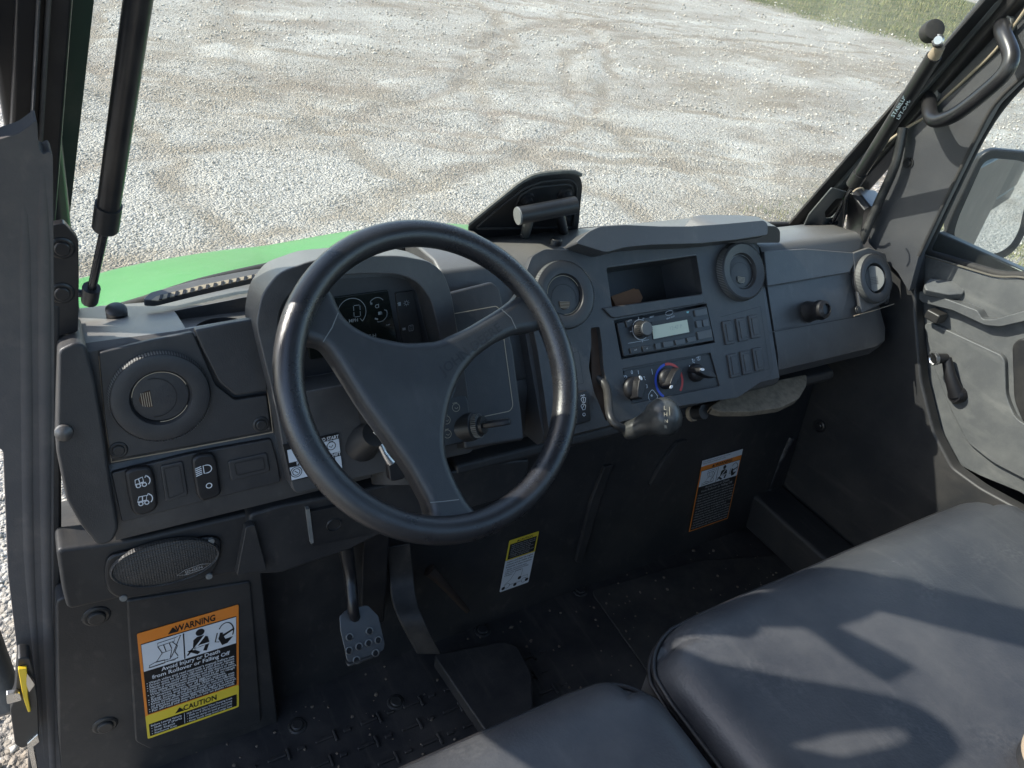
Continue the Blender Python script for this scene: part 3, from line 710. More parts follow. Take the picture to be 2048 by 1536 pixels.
def ic_light(pl):
    a, b = pl.p(412, 938, .012); s = .0055
    d = arc(a + .2 * s, b, .95 * s, -90, 90, 10) + [(a - .5 * s, b + .95 * s), (a - .5 * s, b - .95 * s), (a + .2 * s, b - .95 * s)]
    c = pl.p(418, 971, .012)
    return [d] + [[(a - .9 * s, b + k * .45 * s), (a - 2.2 * s, b + (k * .45 - .35) * s)] for k in (-2, -1, 0, 1, 2)] + [circ(*c, .0032)]
rocker([(249, 943), (268, 934), (300, 931), (309, 950), (316, 1010), (306, 1022), (280, 1031), (264, 1024), (256, 990)], "rocker_switch", "black rocker switch with cargo box raise and lower icons", ic_dump(1))
rocker([(383, 918), (396, 908), (424, 905), (433, 918), (442, 985), (432, 993), (404, 1001), (394, 992), (386, 950)], "rocker_switch", "black rocker switch with headlight icon", ic_light)
def blank(pl, pts, inner, parent, label=None):
    o = prism("blank_switch_cover", pl, fillet(pl.P(pts, .005), .004), .0, .0055, PANEL, parent, .0018)
    q = pl.P(inner, .006)
    printed("panel_line", [ribbon(pl, [fillet(q, .002) + [fillet(q, .002)[0]]], .0007, .0061)], BLACKP, o, pl.n); return o
blank(DL, [(320, 932), (366, 922), (377, 990), (331, 1005)], [(328, 938), (359, 931), (368, 985), (338, 997)], sp)
blank(DL, [(455, 923), (534, 905), (541, 943), (462, 963)], [(469, 927), (526, 915), (530, 938), (474, 951)], sp)

# --- left end cap of the dash
ec = prism("dash_end_cap", DL, fillet(DL.P([(116, 700), (150, 684), (172, 690), (191, 760), (206, 850), (222, 960), (238, 1058), (226, 1085), (196, 1094), (160, 1050), (132, 1000), (112, 900)], .012), .006), -.10, .012, PANEL, VEH, .006)
a, b = DL.p(128, 866, .014)
lathe("rivet", DL, a, b, [(.0095, .012), (.009, .016), (.005, .019), (0, .020)], mat("worn_metal", (.16, .155, .15), .4, metal=.6), ec, 20)

# --- top of the dash: defroster grille, buttons
TOPL = PL(core_o := V((-.2, .27, -.022)), V((0, -.30, 1)).normalized(), (1, 0, 0))
fp = [(285, 603), (300, 588), (400, 562), (500, 543), (545, 537), (552, 546), (500, 560), (400, 582), (310, 604)]
q = TOPL.P(fp); dv = prism("defroster_vent", TOPL, fillet(q, .004), -.008, .003, DASH, VEH, .002)
q2 = TOPL.P([(303, 598), (312, 591), (400, 569), (500, 549), (540, 542), (543, 546), (500, 555), (400, 577), (315, 599)], .005)
prism("slot", TOPL, q2, .002, .0036, TANP, dv)
for k in range(15):
    t = k / 14; x = 322 + (536 - 322) * t; y = 592 - (592 - 545) * t
    a, b = TOPL.p(x, y, .006); prism("fin", TOPL, [(a - .003, b - .004), (a + .0005, b - .004), (a + .0035, b + .004), (a, b + .004)], .003, .0048, BLACK, dv)
a, b = TOPL.p(232, 616, .006); lathe("trim_clip", TOPL, a, b, [(.012, -.02), (.012, .004), (.009, .007), (0, .008)], BLACK, core, 24)

# --- instrument pod
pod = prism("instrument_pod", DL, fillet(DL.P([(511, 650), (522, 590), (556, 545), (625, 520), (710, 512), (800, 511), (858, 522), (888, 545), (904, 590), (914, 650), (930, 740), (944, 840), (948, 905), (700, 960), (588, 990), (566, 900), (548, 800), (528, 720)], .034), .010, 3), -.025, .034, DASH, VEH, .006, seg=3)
cut(pod, [prism_me(DL, fillet(DL.P([(556, 660), (562, 615), (590, 578), (645, 556), (725, 549), (800, 550), (838, 566), (864, 602), (878, 660), (896, 735), (720, 765), (578, 790)], .036), .012, 3), -.012, .06)])
cut(core, [prism_me(DL, fillet(DL.P([(556, 660), (562, 615), (590, 578), (645, 556), (725, 549), (800, 550), (838, 566), (864, 602), (878, 660), (896, 735), (720, 765), (578, 790)], .036), .012, 3), -.024, .06)])
scr = prism("instrument_screen", DL, fillet(DL.P([(600, 604), (776, 580), (797, 690), (620, 720)], -.008), .003), -.02, -.008, SCREEN, VEH, .001)
prism("screen_surround", DL, DL.P([(556, 600), (640, 560), (780, 552), (840, 566), (862, 600), (885, 740), (580, 790)], -.0115), -.02, -.0115, PANEL, pod)
sd_ = prism("indicator_strip", DL, fillet(DL.P([(791, 586), (828, 581), (848, 690), (806, 696)], -.008), .003), -.02, -.0085, BLACK, scr, .001)
S = PL(DL.w(0, 0, -.0074), DL.n); k_ = lambda x, y: S.p(x, y)
L_ = []
c = k_(704, 625); L_.append(arc(*c, .0185, 195, -45, 30)); e = arc(*c, .0185, 195, -45, 30)[-1]; L_.append([e, (e[0] - .003, e[1] + .004)])
a, b = k_(714, 622)
for s_ in ([(-.0035, .0075), (.0035, .0075)], [(-.0035, -.0075), (.0035, -.0075)], [(-.0042, .0068), (-.0042, .0008)], [(.0042, .0068), (.0042, .0008)], [(-.0042, -.0008), (-.0042, -.0068)], [(.0042, -.0008), (.0042, -.0068)]):
    L_.append([(a + x, b + y) for x, y in s_])
c = k_(754, 611); L_.append(arc(*c, .0105, 150, 35, 14)); e = arc(*c, .0105, 150, 35)[0]; L_.append([e, (e[0] + .002, e[1] - .003)]); L_.append({'p': rrect(c[0] - .0075, c[1] + .0035, .0026, .0026, .0001)})
L_.append(circ(c[0], c[1] - .001, .0022)); L_.append([(c[0] + .0022, c[1] + .002), (c[0] + .0024, c[1] - .003)])
c = k_(759, 628); L_.append(arc(*c, .0105, -110, 20, 14)); e = arc(*c, .0105, -110, 20)[-1]; L_.append([e, (e[0] - .003, e[1] + .001)])
L_.append({'p': rrect(c[0], c[1] + .001, .0034, .0042, .0004)}); L_.append([(c[0] + .0018, c[1] + .003), (c[0] + .0032, c[1] + .0015), (c[0] + .0030, c[1] - .001)]); L_.append({'p': rrect(c[0] - .0045, c[1] - .006, .0046, .0022, .0001, -.4)})
e = k_(668, 612); L_.append([(e[0] - .005, e[1] + .003), e, (e[0] - .001, e[1] - .004)])
a, b = k_(707, 641)
printed("gauge_print_and_reflection", [ribbon(S, L_, .0008, 0), put_text(S, a, b - .002, "MPH", .0062, 0, .02, 'CENTER'), put_text(S, *k_(745, 676), "F H", .0075, 0, .02, 'CENTER'), put_text(S, *k_(776, 651), "A M", .003, 0, .02, 'CENTER')], SEGM, scr, DL.n)  # the tiny A M letters are a screen reflection drawn in flat colour
L_ = [{'p': rrect(*k_(799, 608), .0036, .005, .0003)}, [(k_(799, 608)[0] - .0034, k_(799, 608)[1] + .001), k_(799, 608)]]
a, b = k_(813, 606); L_.append(circ(a, b, .0022)); L_ += [[(a + .003 * math.cos(t), b + .003 * math.sin(t)), (a + .0042 * math.cos(t), b + .0042 * math.sin(t))] for t in np.linspace(0, 5.5, 8)]
L_.append({'p': rrect(*k_(808, 658), .0044, .0034, .0001)}); a, b = k_(822, 656); L_.append(fillet(rrect(a, b, .006, .0078, .001), 0) + [rrect(a, b, .006, .0078, .001)[0]])
L_ += [[(a, b + .0008), (a, b - .0026)], {'p': rrect(a, b + .0022, .0012, .0012, 0)}]
printed("indicator_icons", [ribbon(S, L_, .0007, 0)], SEGM, sd_, DL.n)

# --- decal left of the column
dp = PL(DL.w(0, 0, .0355), DL.n)
kd = prism("instruction_decal", dp, dp.P([(566, 890), (676, 866), (685, 942), (582, 962)]), -.001, .0006, BLACKP, VEH)
kd['label'] = "black and white start and shift instruction decal"
prism("white_field", dp, dp.P([(574, 900), (677, 877), (680, 902), (578, 925)]), .0004, .0012, LBLW, kd)
prism("white_field", dp, dp.P([(579, 935), (681, 911), (684, 935), (583, 960)]), .0004, .0012, LBLW, kd)
rot = math.atan2(dp.p(677, 877)[1] - dp.p(574, 900)[1], dp.p(677, 877)[0] - dp.p(574, 900)[0])
a, b = dp.p(677, 875)
printed("decal_text", [put_text(dp, a, b, "TURN KEY TO START", .0068, .0014, .02, 'RIGHT', rot, .78), put_text(dp, *dp.p(681, 909), "PRESS DOWN TO SHIFT", .0068, .0014, .02, 'RIGHT', rot, .78)], WHITE, kd, DL.n)
a, b = dp.p(662, 891); a2, b2 = dp.p(648, 894); L_ = [circ(a, b, .0055), [(a - .003, b + .006), (a + .003, b + .006)], [(a - .003, b), (a, b - .002), (a + .002, b + .001)], [(a2 - .003, b2 + .0015), (a2 + .003, b2 + .0015)], [(a2 - .003, b2 - .0015), (a2 + .003, b2 - .0015)]]
a, b = dp.p(632, 898); L_ += [{'p': ellipse(a, b, .005, .004)}]
a, b = dp.p(592, 943); L_ += [circ(a, b, .0045), circ(a, b, .007), [(a - .002, b + .002), (a + .002, b - .002)]]
a, b = dp.p(663, 924); L_ += [[(a, b - .008), (a, b + .008)], [(a - .004, b + .005), (a, b + .005)], [(a - .004, b), (a, b)], [(a - .004, b - .005), (a, b - .005)], [(a + .004, b - .007), (a + .004, b + .008)]]
printed("decal_icons", [ribbon(dp, L_, .0010, .0014)], BLACKP, kd, DL.n)

# --- panel between pod and console, with ignition switch
tp = prism("dash_insert", ST, fillet(ST.P([(893, 585), (985, 562), (1000, 575), (1028, 700), (1045, 830), (1050, 880), (930, 900), (918, 760), (905, 660)], .012), .006), -.06, .012, PANEL, VEH, .006)
q = ST.P([(905, 628), (993, 612), (1000, 620), (1026, 812), (1020, 822), (925, 842)], .0125)
printed("dust_line", [ribbon(ST, [fillet(q, .004) + [fillet(q, .004)[0]]], .0012, .0126)], TANP, tp, ST.n)
hp = prism("switch_plate", ST, fillet(ST.P([(880, 800), (925, 780), (936, 800), (945, 880), (886, 895)], .014), .004), .0, .014, BLACK, tp, .002)
L_ = []
for x, y in ((912, 815), (895, 868), (893, 840)):
    a, b = ST.p(x, y, .0145); L_ += [circ(a, b, .0055), [(a - .004, b + .0065), (a + .003, b + .0065)], [(a - .002, b), (a + .001, b - .002), (a + .003, b)]]
printed("switch_icons", [ribbon(ST, L_, .0008, .0146)], TANP, hp, ST.n)
IG = PL(ST.w(*ST.p(945, 853, .014), .014), (ST.n * .75 + ST.u * .62).normalized())
lathe("ignition_switch", IG, 0, 0, [(.022, -.02), (.019, .002), (.0155, .004), (.0155, .012), (.0125, .013), (.0125, .018), (0, .018)], BLACK, VEH, 32)
a = []
for k in range(36):
    t = 2 * math.pi * k / 36; fr = PL(IG.w(.0158 * math.cos(t), .0158 * math.sin(t), .008), IG.u * math.cos(t) + IG.v * math.sin(t), IG.n)
    a.append(prism_me(fr, rrect(0, 0, .0075, .0011, 0), -.0005, .0009))
finish("ribbed_ring", join_me(a), GREYPL, bpy.data.objects["ignition_switch"])
key = thing("ignition_key", "black headed key standing in the ignition switch", "key", IG.w(0, 0, .018))
KP_ = PL(IG.w(.0, 0, .03), IG.u * 0 + IG.v, IG.n)
prism("key_head", PL(IG.o, IG.v, IG.n), fillet([(.018, -.0105), (.034, -.0115), (.050, -.009), (.058, -.003), (.056, .006), (.046, .0105), (.030, .0115), (.018, .010)], .004), -.004, .004, GLOSSB, key, .0025, seg=3)
printed("key_emblem", [ribbon(PL(IG.w(0, 0, 0), IG.v, IG.n), [ellipse(.036, 0, .009, .0065) + [ellipse(.036, 0, .009, .0065)[0]], circ(.051, -.001, .003)], .0009, .0044)], TANP, key, IG.v)
tube("key_shaft", [IG.w(0, 0, .004), IG.w(0, 0, .022)], .004, CHROME, key, 10)

# --- steering wheel
wa, wb = math.radians(43), math.radians(5)
WN = V((math.sin(wb) * math.cos(wa), -math.cos(wb) * math.cos(wa), math.sin(wa)))
W = PL((.0345, .0245, -.0145), WN)
sw = bpy.data.objects.new("steering_wheel", None); COL.objects.link(sw); sw.location = W.o; sw.parent = VEH; sw.matrix_parent_inverse = INV[VEH.name]
INV[sw.name] = Matrix.Translation(-W.o); sw['label'] = "black three-spoke steering wheel"
tube("rim", [W.w(.1755 * math.cos(t), .1755 * math.sin(t)) for t in np.linspace(0, 2 * math.pi, 97)[:-1]], .0163, WHEELM, sw, 24, closed=True)
hubpx = [(618, 590), (652, 578), (664, 592), (676, 626), (700, 654), (745, 677), (810, 690), (874, 687), (939, 658), (1003, 619), (1036, 594), (1058, 566), (1092, 600), (1100, 640), (1074, 659), (1035, 661), (987, 683), (948, 712), (919, 748), (900, 790), (888, 845), (886, 885), (890, 921), (909, 967), (934, 1012), (962, 1036), (968, 1062), (910, 1078), (846, 1074), (852, 1052), (866, 1036), (860, 1005), (823, 938), (779, 876), (728, 806), (677, 724), (650, 686), (616, 682), (590, 660)]
hub = rprism("hub", W, fillet(W.P(hubpx, -.006), .008, 4), -.034, .001, .011, HUBM, sw, grow=.0025)
SLM = [[(646, 684), (664, 655), (676, 626)], [(1003, 619), (1022, 636), (1032, 658)], [(860, 1005), (885, 1003), (918, 999)]]
for q in SLM: printed("pad_seam", [ribbon(W, [W.P(q, .001)], .0011, .0015)], GREYPL, sw, WN)
a = W.p(886, 752, -.002); b = W.p(1004, 660, -.002); rot = math.atan2(b[1] - a[1], b[0] - a[0])
printed("embossed_letters", [put_text(W, a[0], a[1], "JOHN DEERE", .0165, .0015, .012, 'LEFT', rot, 1.0, fit=-math.hypot(b[0] - a[0], b[1] - a[1]))], mat("emboss", (.022, .024, .027), .5), sw, WN)
o = lathe("steering_column", W, 0, 0, [(.0, -.02), (.032, -.024), (.036, -.06), (.048, -.075), (.058, -.12), (.062, -.22), (0, -.22)], BLACK, VEH, 32)
tube("column_boot", [V((.05, .13, -.20)), V((.04, .10, -.24))], [.055, .05], RUBBER, o, 20)
# tilt lever: bright rod with black grip
tl = tube("tilt_lever", [atY(748, 862, .09), atY(768, 905, .075), atY(782, 925, .07)], [.0045, .004, .006], CHROME, VEH, 12)
prism("grip", PL(atY(786, 930, .07), (0, -1, .4)), fillet(PL(atY(786, 930, .07), (0, -1, .4)).P([(770, 908), (781, 906), (810, 945), (806, 955), (784, 961), (777, 958)]), .004), -.008, .006, GLOSSB, tl, .003)
tube("pivot", [atY(722, 885, .11), atY(748, 868, .085)], [.026, .016], BLACK, tl, 16)
#PART4
# --- centre stack face plate with its openings
plate_px = [(1046, 560), (1064, 512), (1090, 498), (1205, 503), (1300, 496), (1430, 486), (1508, 482), (1516, 520), (1530, 600), (1548, 735), (1540, 752), (1476, 795), (1360, 812), (1250, 842), (1215, 852), (1100, 880), (1090, 800), (1075, 700)]
plate = prism("console_face", ST, fillet(ST.P(plate_px, .006), .006, 3), -.010, .006, STACKM, sc, .004)
cub = ST.P([(1213, 536), (1393, 511), (1405, 588), (1224, 613)], .006)
rad = ST.P([(1228, 641), (1413, 607), (1430, 685), (1243, 718)], .006)
cli = ST.P([(1244, 738), (1421, 705), (1440, 772), (1262, 808)], .006)
slot = fillet(ST.P([(1182, 656), (1199, 654), (1204, 690), (1207, 735), (1218, 790), (1226, 838), (1212, 842), (1188, 782), (1178, 735), (1183, 690)], .006), .003)
cutters = lambda d: [prism_me(ST, fillet(cub, .003), -d, .05), prism_me(ST, slot, -d, .05)]
cut(plate, cutters(.09) + [prism_me(ST, rad, -.02, .05), prism_me(ST, fillet(cli, .002), .0015, .05)])
cut(sc, cutters(.10) + [prism_me(ST, rad, -.02, .05)])
# cubby
prism("cubby_floor", ST, fillet([(a * .999 + .0004, b) for a, b in cub], .003), -.088, -.085, BLACK, sc)
prism("cubby_frame", ST, ST.P([(1205, 616), (1402, 588), (1410, 598), (1410, 606), (1230, 636), (1222, 634)], .009), .005, .010, STACKM, sc, .002)
printed("dust_line", [ribbon(ST, [ST.P([(1215, 533), (1300, 521), (1392, 509)], .0075), ST.P([(1224, 616), (1300, 606)], .0105)], .0007, .0075)], GREYPL, sc, ST.n)
bk = thing("wood_scrap", "flat brown wood scrap lying inside the open dash cubby", "wood", ST.w(*ST.p(1252, 600), -.03))
q = PL(ST.w(*ST.p(1250, 602, -.02), -.022), (ST.n + V((0, 0, .7))).normalized(), (.9, .3, 0))
finish("wood_piece", prism_me(q, [(-.03, -.013), (.024, -.016), (.030, .010), (-.022, .016)], -.004, .006), BROWN, bk, .001)
prism("split_end", q, [(.024, -.016), (.036, -.010), (.040, .006), (.030, .010)], -.004, .002, BROWN, bk, .001)
# rusty channel and shift lever in the slot
prism("slot_channel", ST, ST.P([(1180, 655), (1207, 652), (1228, 838), (1186, 842)], -.004), -.04, -.003, RUST, sc)
lev = tube("shift_lever", [ST.w(*ST.p(1198, 752), -.012), ST.w(*ST.p(1205, 775), .01), atY(1222, 838, .035), atY(1256, 862, .018)], [.007, .0065, .006, .006], BLACK, VEH, 12, sub=5)
lev['label'] = "gear shift lever with round worn knob"
ka, kb = atY(1254, 863, .02), atY(1322, 836, -.005)
ax = (kb - ka).normalized()
KN = PL(ka, ax, (0, 0, 1)); Lk = (kb - ka).length
lathe("knob", KN, 0, 0, [(0, -.006), (.010, -.005), (.0135, .004), (.0145, .016), (.0155, .024), (.0185, Lk - .018), (.0245, Lk - .011), (.0278, Lk), (.0285, Lk + .005), (.0272, Lk + .013), (.0215, Lk + .022), (.012, Lk + .028), (0, Lk + .0295)], mat("worn_knob", (.030, .031, .030), .28, grain=.2, dust=.45, dcol=(.15, .15, .14), dscale=22, scratch=.5), lev, 40, sharp=80)
kp = PL(atY(1333, 828, -.024), (ray(1333, 828) * -1).normalized(), cR)
printed("gear_letters", [put_text(kp, -.004, .006, "L", .0075, .004, .02), put_text(kp, -.004, -.003, "H", .0075, .004, .02), put_text(kp, -.003, -.012, "N", .0065, .004, .02), put_text(kp, -.003, -.020, "R", .006, .003, .02), ribbon(kp, [[(.004, .010), (.0045, -.002)]], .0009, .004)], mat("worn_letters", (.24, .22, .17), .6), lev, kp.n)

# radio
def RP(zx, zy): return (1220 + zx * .1074, 590 + zy * .1074)
def rq(h, *z): return ST.P([RP(*p) for p in z], h)
RB = mat("radio_case", (.020, .021, .023), .32, dust=.12, dscale=18); RBT = mat("radio_button", (.085, .09, .092), .4, dust=.15, dscale=30)
radio = prism("car_radio", ST, [(a, b) for a, b in fillet(ST.P([(1232, 646), (1411, 612), (1426, 682), (1246, 714)], .006), .003)], -.018, .009, RB, VEH, .002)
prism("display_bezel", ST, fillet(rq(.0095, (770, 500), (1500, 385), (1545, 440), (1560, 700), (1500, 720), (815, 850), (790, 800)), .001), .0085, .0098, GLOSSB, radio)
prism("display", ST, rq(.010, (780, 578), (1432, 460), (1475, 690), (810, 820)), .0095, .0104, LCD, radio)
printed("display_digits", [put_text(ST, *ST.p(*RP(1110, 660), .0105), "12:47 P", .009, .0106, .005, 'LEFT', .02, 1.0)], LCDT, radio, ST.n)
a, b = ST.p(*RP(565, 645), .010)
kn = lathe("volume_knob", ST, a, b, [(.0165, .009), (.0165, .010), (.0140, .0105), (.0128, .012), (.0118, .0255), (.0105, .0265), (0, .0265)], RB, radio, 40)
rb = []
for k in range(26):
    t = 2 * math.pi * k / 26; fr = PL(ST.w(a + .0122 * math.cos(t), b + .0122 * math.sin(t), .018), ST.u * math.cos(t) + ST.v * math.sin(t), ST.n); rb.append(prism_me(fr, rrect(0, 0, .013, .0012, 0), -.0006, .0008))
finish("knob_ribs", join_me(rb), RB, radio)
lathe("knob_cap", ST, a, b, [(.0108, .0262), (.0100, .0275), (0, .0277)], mat("knob_cap", (.10, .105, .105), .5), radio, 32)
printed("knob_ring", [ribbon(ST, [circ(a, b, .0158, 40), [(a, b + .0158), (a, b + .020)], [(a, b - .0158), (a, b - .020)], [(a - .0158, b), (a - .021, b)]], .0011, .0104)], GREYP, radio, ST.n)
for z in [((1560, 290), (1790, 250), (1800, 360), (1585, 405)), ((1590, 490), (1690, 470), (1705, 595), (1615, 612)), ((1710, 465), (1810, 445), (1830, 575), (1735, 590)), ((1610, 690), (1880, 640), (1890, 780), (1640, 835)),
          ((830, 905), (925, 888), (935, 1000), (850, 1018)), ((975, 880), (1160, 850), (1175, 945), (995, 980)), ((1200, 845), (1380, 810), (1395, 905), (1222, 935)), ((1420, 805), (1580, 770), (1598, 855), (1440, 888)),
          ((360, 1000), (560, 960), (575, 1060), (385, 1095)), ((590, 965), (770, 930), (785, 1025), (610, 1060)), ((275, 480), (400, 455), (420, 590), (310, 610))]:
    prism("radio_button", ST, fillet(rq(.010, *z), .0008), .0085, .0118, RBT if z[0][0] > 800 else RB, radio, .0006)
a, b = ST.p(*RP(1108, 335), .010)
printed("radio_print", [ribbon(ST, [ellipse(a, b, .0078, .0036, .12) + [ellipse(a, b, .0078, .0036, .12)[0]], [ST.p(*RP(340, 900), .01), ST.p(*RP(730, 830), .01)]], .0007, .0095),
        put_text(ST, a + .001, b - .0085, "HEAVY DUTY", .0030, .0095, .03, 'CENTER', .12), put_text(ST, *ST.p(*RP(745, 430), .01), "MENU", .0032, .0095, .02, 'LEFT', .12),
        put_text(ST, *ST.p(*RP(330, 500), .012), "AUTO", .0030, .0122, .02, 'LEFT', .12), put_text(ST, *ST.p(*RP(610, 455), .01), "SET", .0030, .0095, .02, 'LEFT', .12), put_text(ST, *ST.p(*RP(455, 1040), .012), "AUX", .0026, .0122, .02, 'LEFT', .12), put_text(ST, *ST.p(*RP(680, 1010), .012), "BT", .0026, .0122, .02, 'LEFT', .12)], GREYP, radio, ST.n)
prism("bluetooth_mark", ST, rq(.01, (1430, 310), (1475, 300), (1465, 335), (1440, 335)), .009, .0096, mat("teal_print", (.25, .55, .55), .5), radio)
# climate control
cp = prism("climate_panel", ST, fillet(ST.P([(1247, 742), (1419, 708), (1437, 770), (1264, 804)], .003), .002), .0, .003, mat("climate_face", (.040, .043, .046), .5, grain=.2, dust=.1), VEH, .001)
cp['label'] = "climate control panel with three rotary knobs"
def rot_knob(x, y, r, ang, ln, name="rotary_knob"):
    a, b = ST.p(x, y, .012)
    lathe(name, ST, a, b, [(r, .003), (r * .97, .010), (r * .8, .015), (0, .016)], GLOSSB, cp, 36, sharp=60)
    c, s = math.cos(ang), math.sin(ang); fr = PL(ST.w(a, b, .010), ST.n, ST.u * c + ST.v * s)
    p = prism("knob_grip", fr, fillet([(-r * 1.02, -r * .30), (-r * .3, -r * .42), (r * .6, -r * .40), (r * ln, -r * .14), (r * ln, r * .14), (r * .6, r * .40), (-r * .3, r * .42), (-r * 1.02, r * .30)], .003), 0, .019, GLOSSB, cp, .004, .12, seg=3)
    return fr
f1 = rot_knob(1270, 776, .0185, math.radians(68), 1.0)
prism("pointer_mark", ST, ellipse(*ST.p(1279, 756, .026), .0022, .0040, .5, 16), .0285, .0296, WHITE, cp)
f2 = rot_knob(1338, 757, .0170, math.radians(45), 1.25)
prism("pointer_mark", ST, ellipse(*ST.p(1340, 774, .026), .0035, .0022, .5, 16), .0285, .0296, WHITE, cp)
f3 = rot_knob(1397, 745, .0150, math.radians(-28), 1.75)
prism("pointer_mark", ST, ellipse(*ST.p(1402, 739, .026), .0042, .0022, -.2, 16), .0285, .0296, WHITE, cp)
c = ST.p(1338, 762, .003); q = ST.p(1338, 729, .003)[1] - c[1]
printed("cold_arc", [ribbon(ST, [arc(*c, .0275, 97, 235, 22)], .0042, .0034)], BLUEP, cp, ST.n)
printed("hot_arc", [ribbon(ST, [arc(*c, .0275, 95, -45, 22)], .0042, .0034)], REDP, cp, ST.n)
L_ = [[ST.p(1303, 738, .003), ST.p(1305, 749, .003)]]
a, b = ST.p(1249, 757, .003); L_ += [arc(a + .0028 * math.cos(t), b + .0028 * math.sin(t), .0024, math.degrees(t) - 150, math.degrees(t) + 120, 8) for t in np.linspace(.6, 5.3, 4)]
q = ST.P([(1304, 778), (1296, 790), (1298, 801), (1310, 802), (1316, 793)], .003); q = fillet(q, .004); L_.append(q + [q[0]])
a, b = ST.p(1303, 791, .003); L_ += [[(a - .0022 * math.cos(t), b - .0022 * math.sin(t)), (a + .0022 * math.cos(t), b + .0022 * math.sin(t))] for t in (0, 1.05, 2.1)]
for x, y in ((1380, 735), (1379, 752), (1386, 722)):
    a, b = ST.p(x, y, .003); L_ += [{'p': ellipse(a - .001, b + .0028, .0011, .0011, 0, 8)}, [(a - .001, b + .0016), (a - .001, b - .002), (a + .002, b - .002)], [(a + .001, b + .001), (a + .0035, b + .0012)], [(a + .002, b - .002), (a + .002, b - .004)]]
a, b = ST.p(1397, 717, .003); L_ += [[(a - .004, b + .0025), (a + .004, b + .0025), (a + .0022, b - .0025), (a - .0022, b - .0025), (a - .004, b + .0025)], [(a, b - .001), (a, b + .0035)]]
printed("climate_print", [ribbon(ST, L_, .0009, .0034)] + [put_text(ST, *ST.p(x, y, .003), s, .0085, .0034, .005, 'CENTER') for s, x, y in (("0", 1264, 748), ("1", 1277, 748), ("2", 1289, 760), ("3", 1294, 776))], WHITE, cp, ST.n)
# blank switch block
for x0, y0 in ((1457, 665), (1483.5, 659), (1508.5, 653), (1467, 731), (1492, 725), (1516.5, 718)):
    a, b = ST.p(x0, y0, .008)
    o = prism("blank_switch_cover", ST, rrect(a, b, .0215, .040, .002), .004, .0095, STACKM, sc, .0018)
    prism("raised_field", ST, rrect(a + .0012, b, .0135, .030, .001), .009, .0108, STACKM, o, .001)
q = ST.P([(1441, 634), (1521, 613), (1539, 738), (1462, 757)], .0065)
printed("panel_line", [ribbon(ST, [q[:1] + q[1:3] + q[3:]], .0010, .0066)], BLACKP, plate, ST.n)
# wiper switch and blank left of the slot
ws_ = prism("rocker_switch", ST, fillet(ST.P([(1150, 786), (1176, 779), (1183, 842), (1152, 850)], .012), .004), .004, .013, GLOSSB, VEH, .003); ws_['label'] = "black windshield wiper and washer rocker switch"
L_ = []
a, b = ST.p(1167, 800, .0135); L_ += [arc(a, b, .0045, 20, 160, 8), [(a - .0042, b + .0016), (a - .002, b - .004), (a + .002, b - .004), (a + .0042, b + .0016)], [(a, b - .004), (a, b + .0045)], arc(a - .002, b + .006, .0016, 0, 180, 6), arc(a + .002, b + .006, .0016, 0, 180, 6)]
a, b = ST.p(1167, 814, .0135); L_ += [arc(a, b, .0045, 20, 160, 8), [(a - .0042, b + .0016), (a - .002, b - .004), (a + .002, b - .004), (a + .0042, b + .0016)], [(a - .003, b - .002), (a + .002, b + .003)]]
a, b = ST.p(1168, 829, .0135); L_.append(circ(a, b, .0022))
printed("icon", [ribbon(ST, L_, .0008, .0136)], WHITE, ws_, ST.n)
o = blank(ST, [(1142, 700), (1160, 690), (1174, 770), (1150, 778)], [(1146, 706), (1157, 702), (1167, 766), (1152, 770)], sc)
# brow above the stack
BW = PL((0, .180, .03), (0, -.80, .60))
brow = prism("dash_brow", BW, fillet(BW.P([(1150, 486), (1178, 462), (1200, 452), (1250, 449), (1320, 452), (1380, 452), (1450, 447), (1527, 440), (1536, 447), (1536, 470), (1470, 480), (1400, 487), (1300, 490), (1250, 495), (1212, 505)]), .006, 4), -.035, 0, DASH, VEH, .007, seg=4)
B2 = PL((0, .235, 0), (0, -1, 0))
prism("brow_hump", B2, fillet(B2.P([(1365, 470), (1392, 438), (1410, 434), (1480, 434), (1524, 437), (1532, 446), (1532, 470)]), .006, 3), -.01, .035, DASH, brow, .005)
TOPC = PL((.4, .26, .012), (0, -.05, 1)); a, b = TOPC.p(1112, 482); lathe("trim_clip", TOPC, a, b, [(.010, -.02), (.010, .001), (.0075, .004), (0, .005)], BLACK, sc, 20)
a, b = TOPC.p(862, 487); lathe("trim_clip", TOPC, a, b, [(.011, -.03), (.011, .002), (.008, .005), (0, .006)], BLACK, core, 20)
# raised block right of the pod
loft("dash_block", [prof(x, [(.36, -.02), (.36, .012), (.26, .018), (.235, .010), (.215, -.02), (.20, -.06), (.30, -.08)]) for x in (.13, .19, .245)], DASH, core, .005)
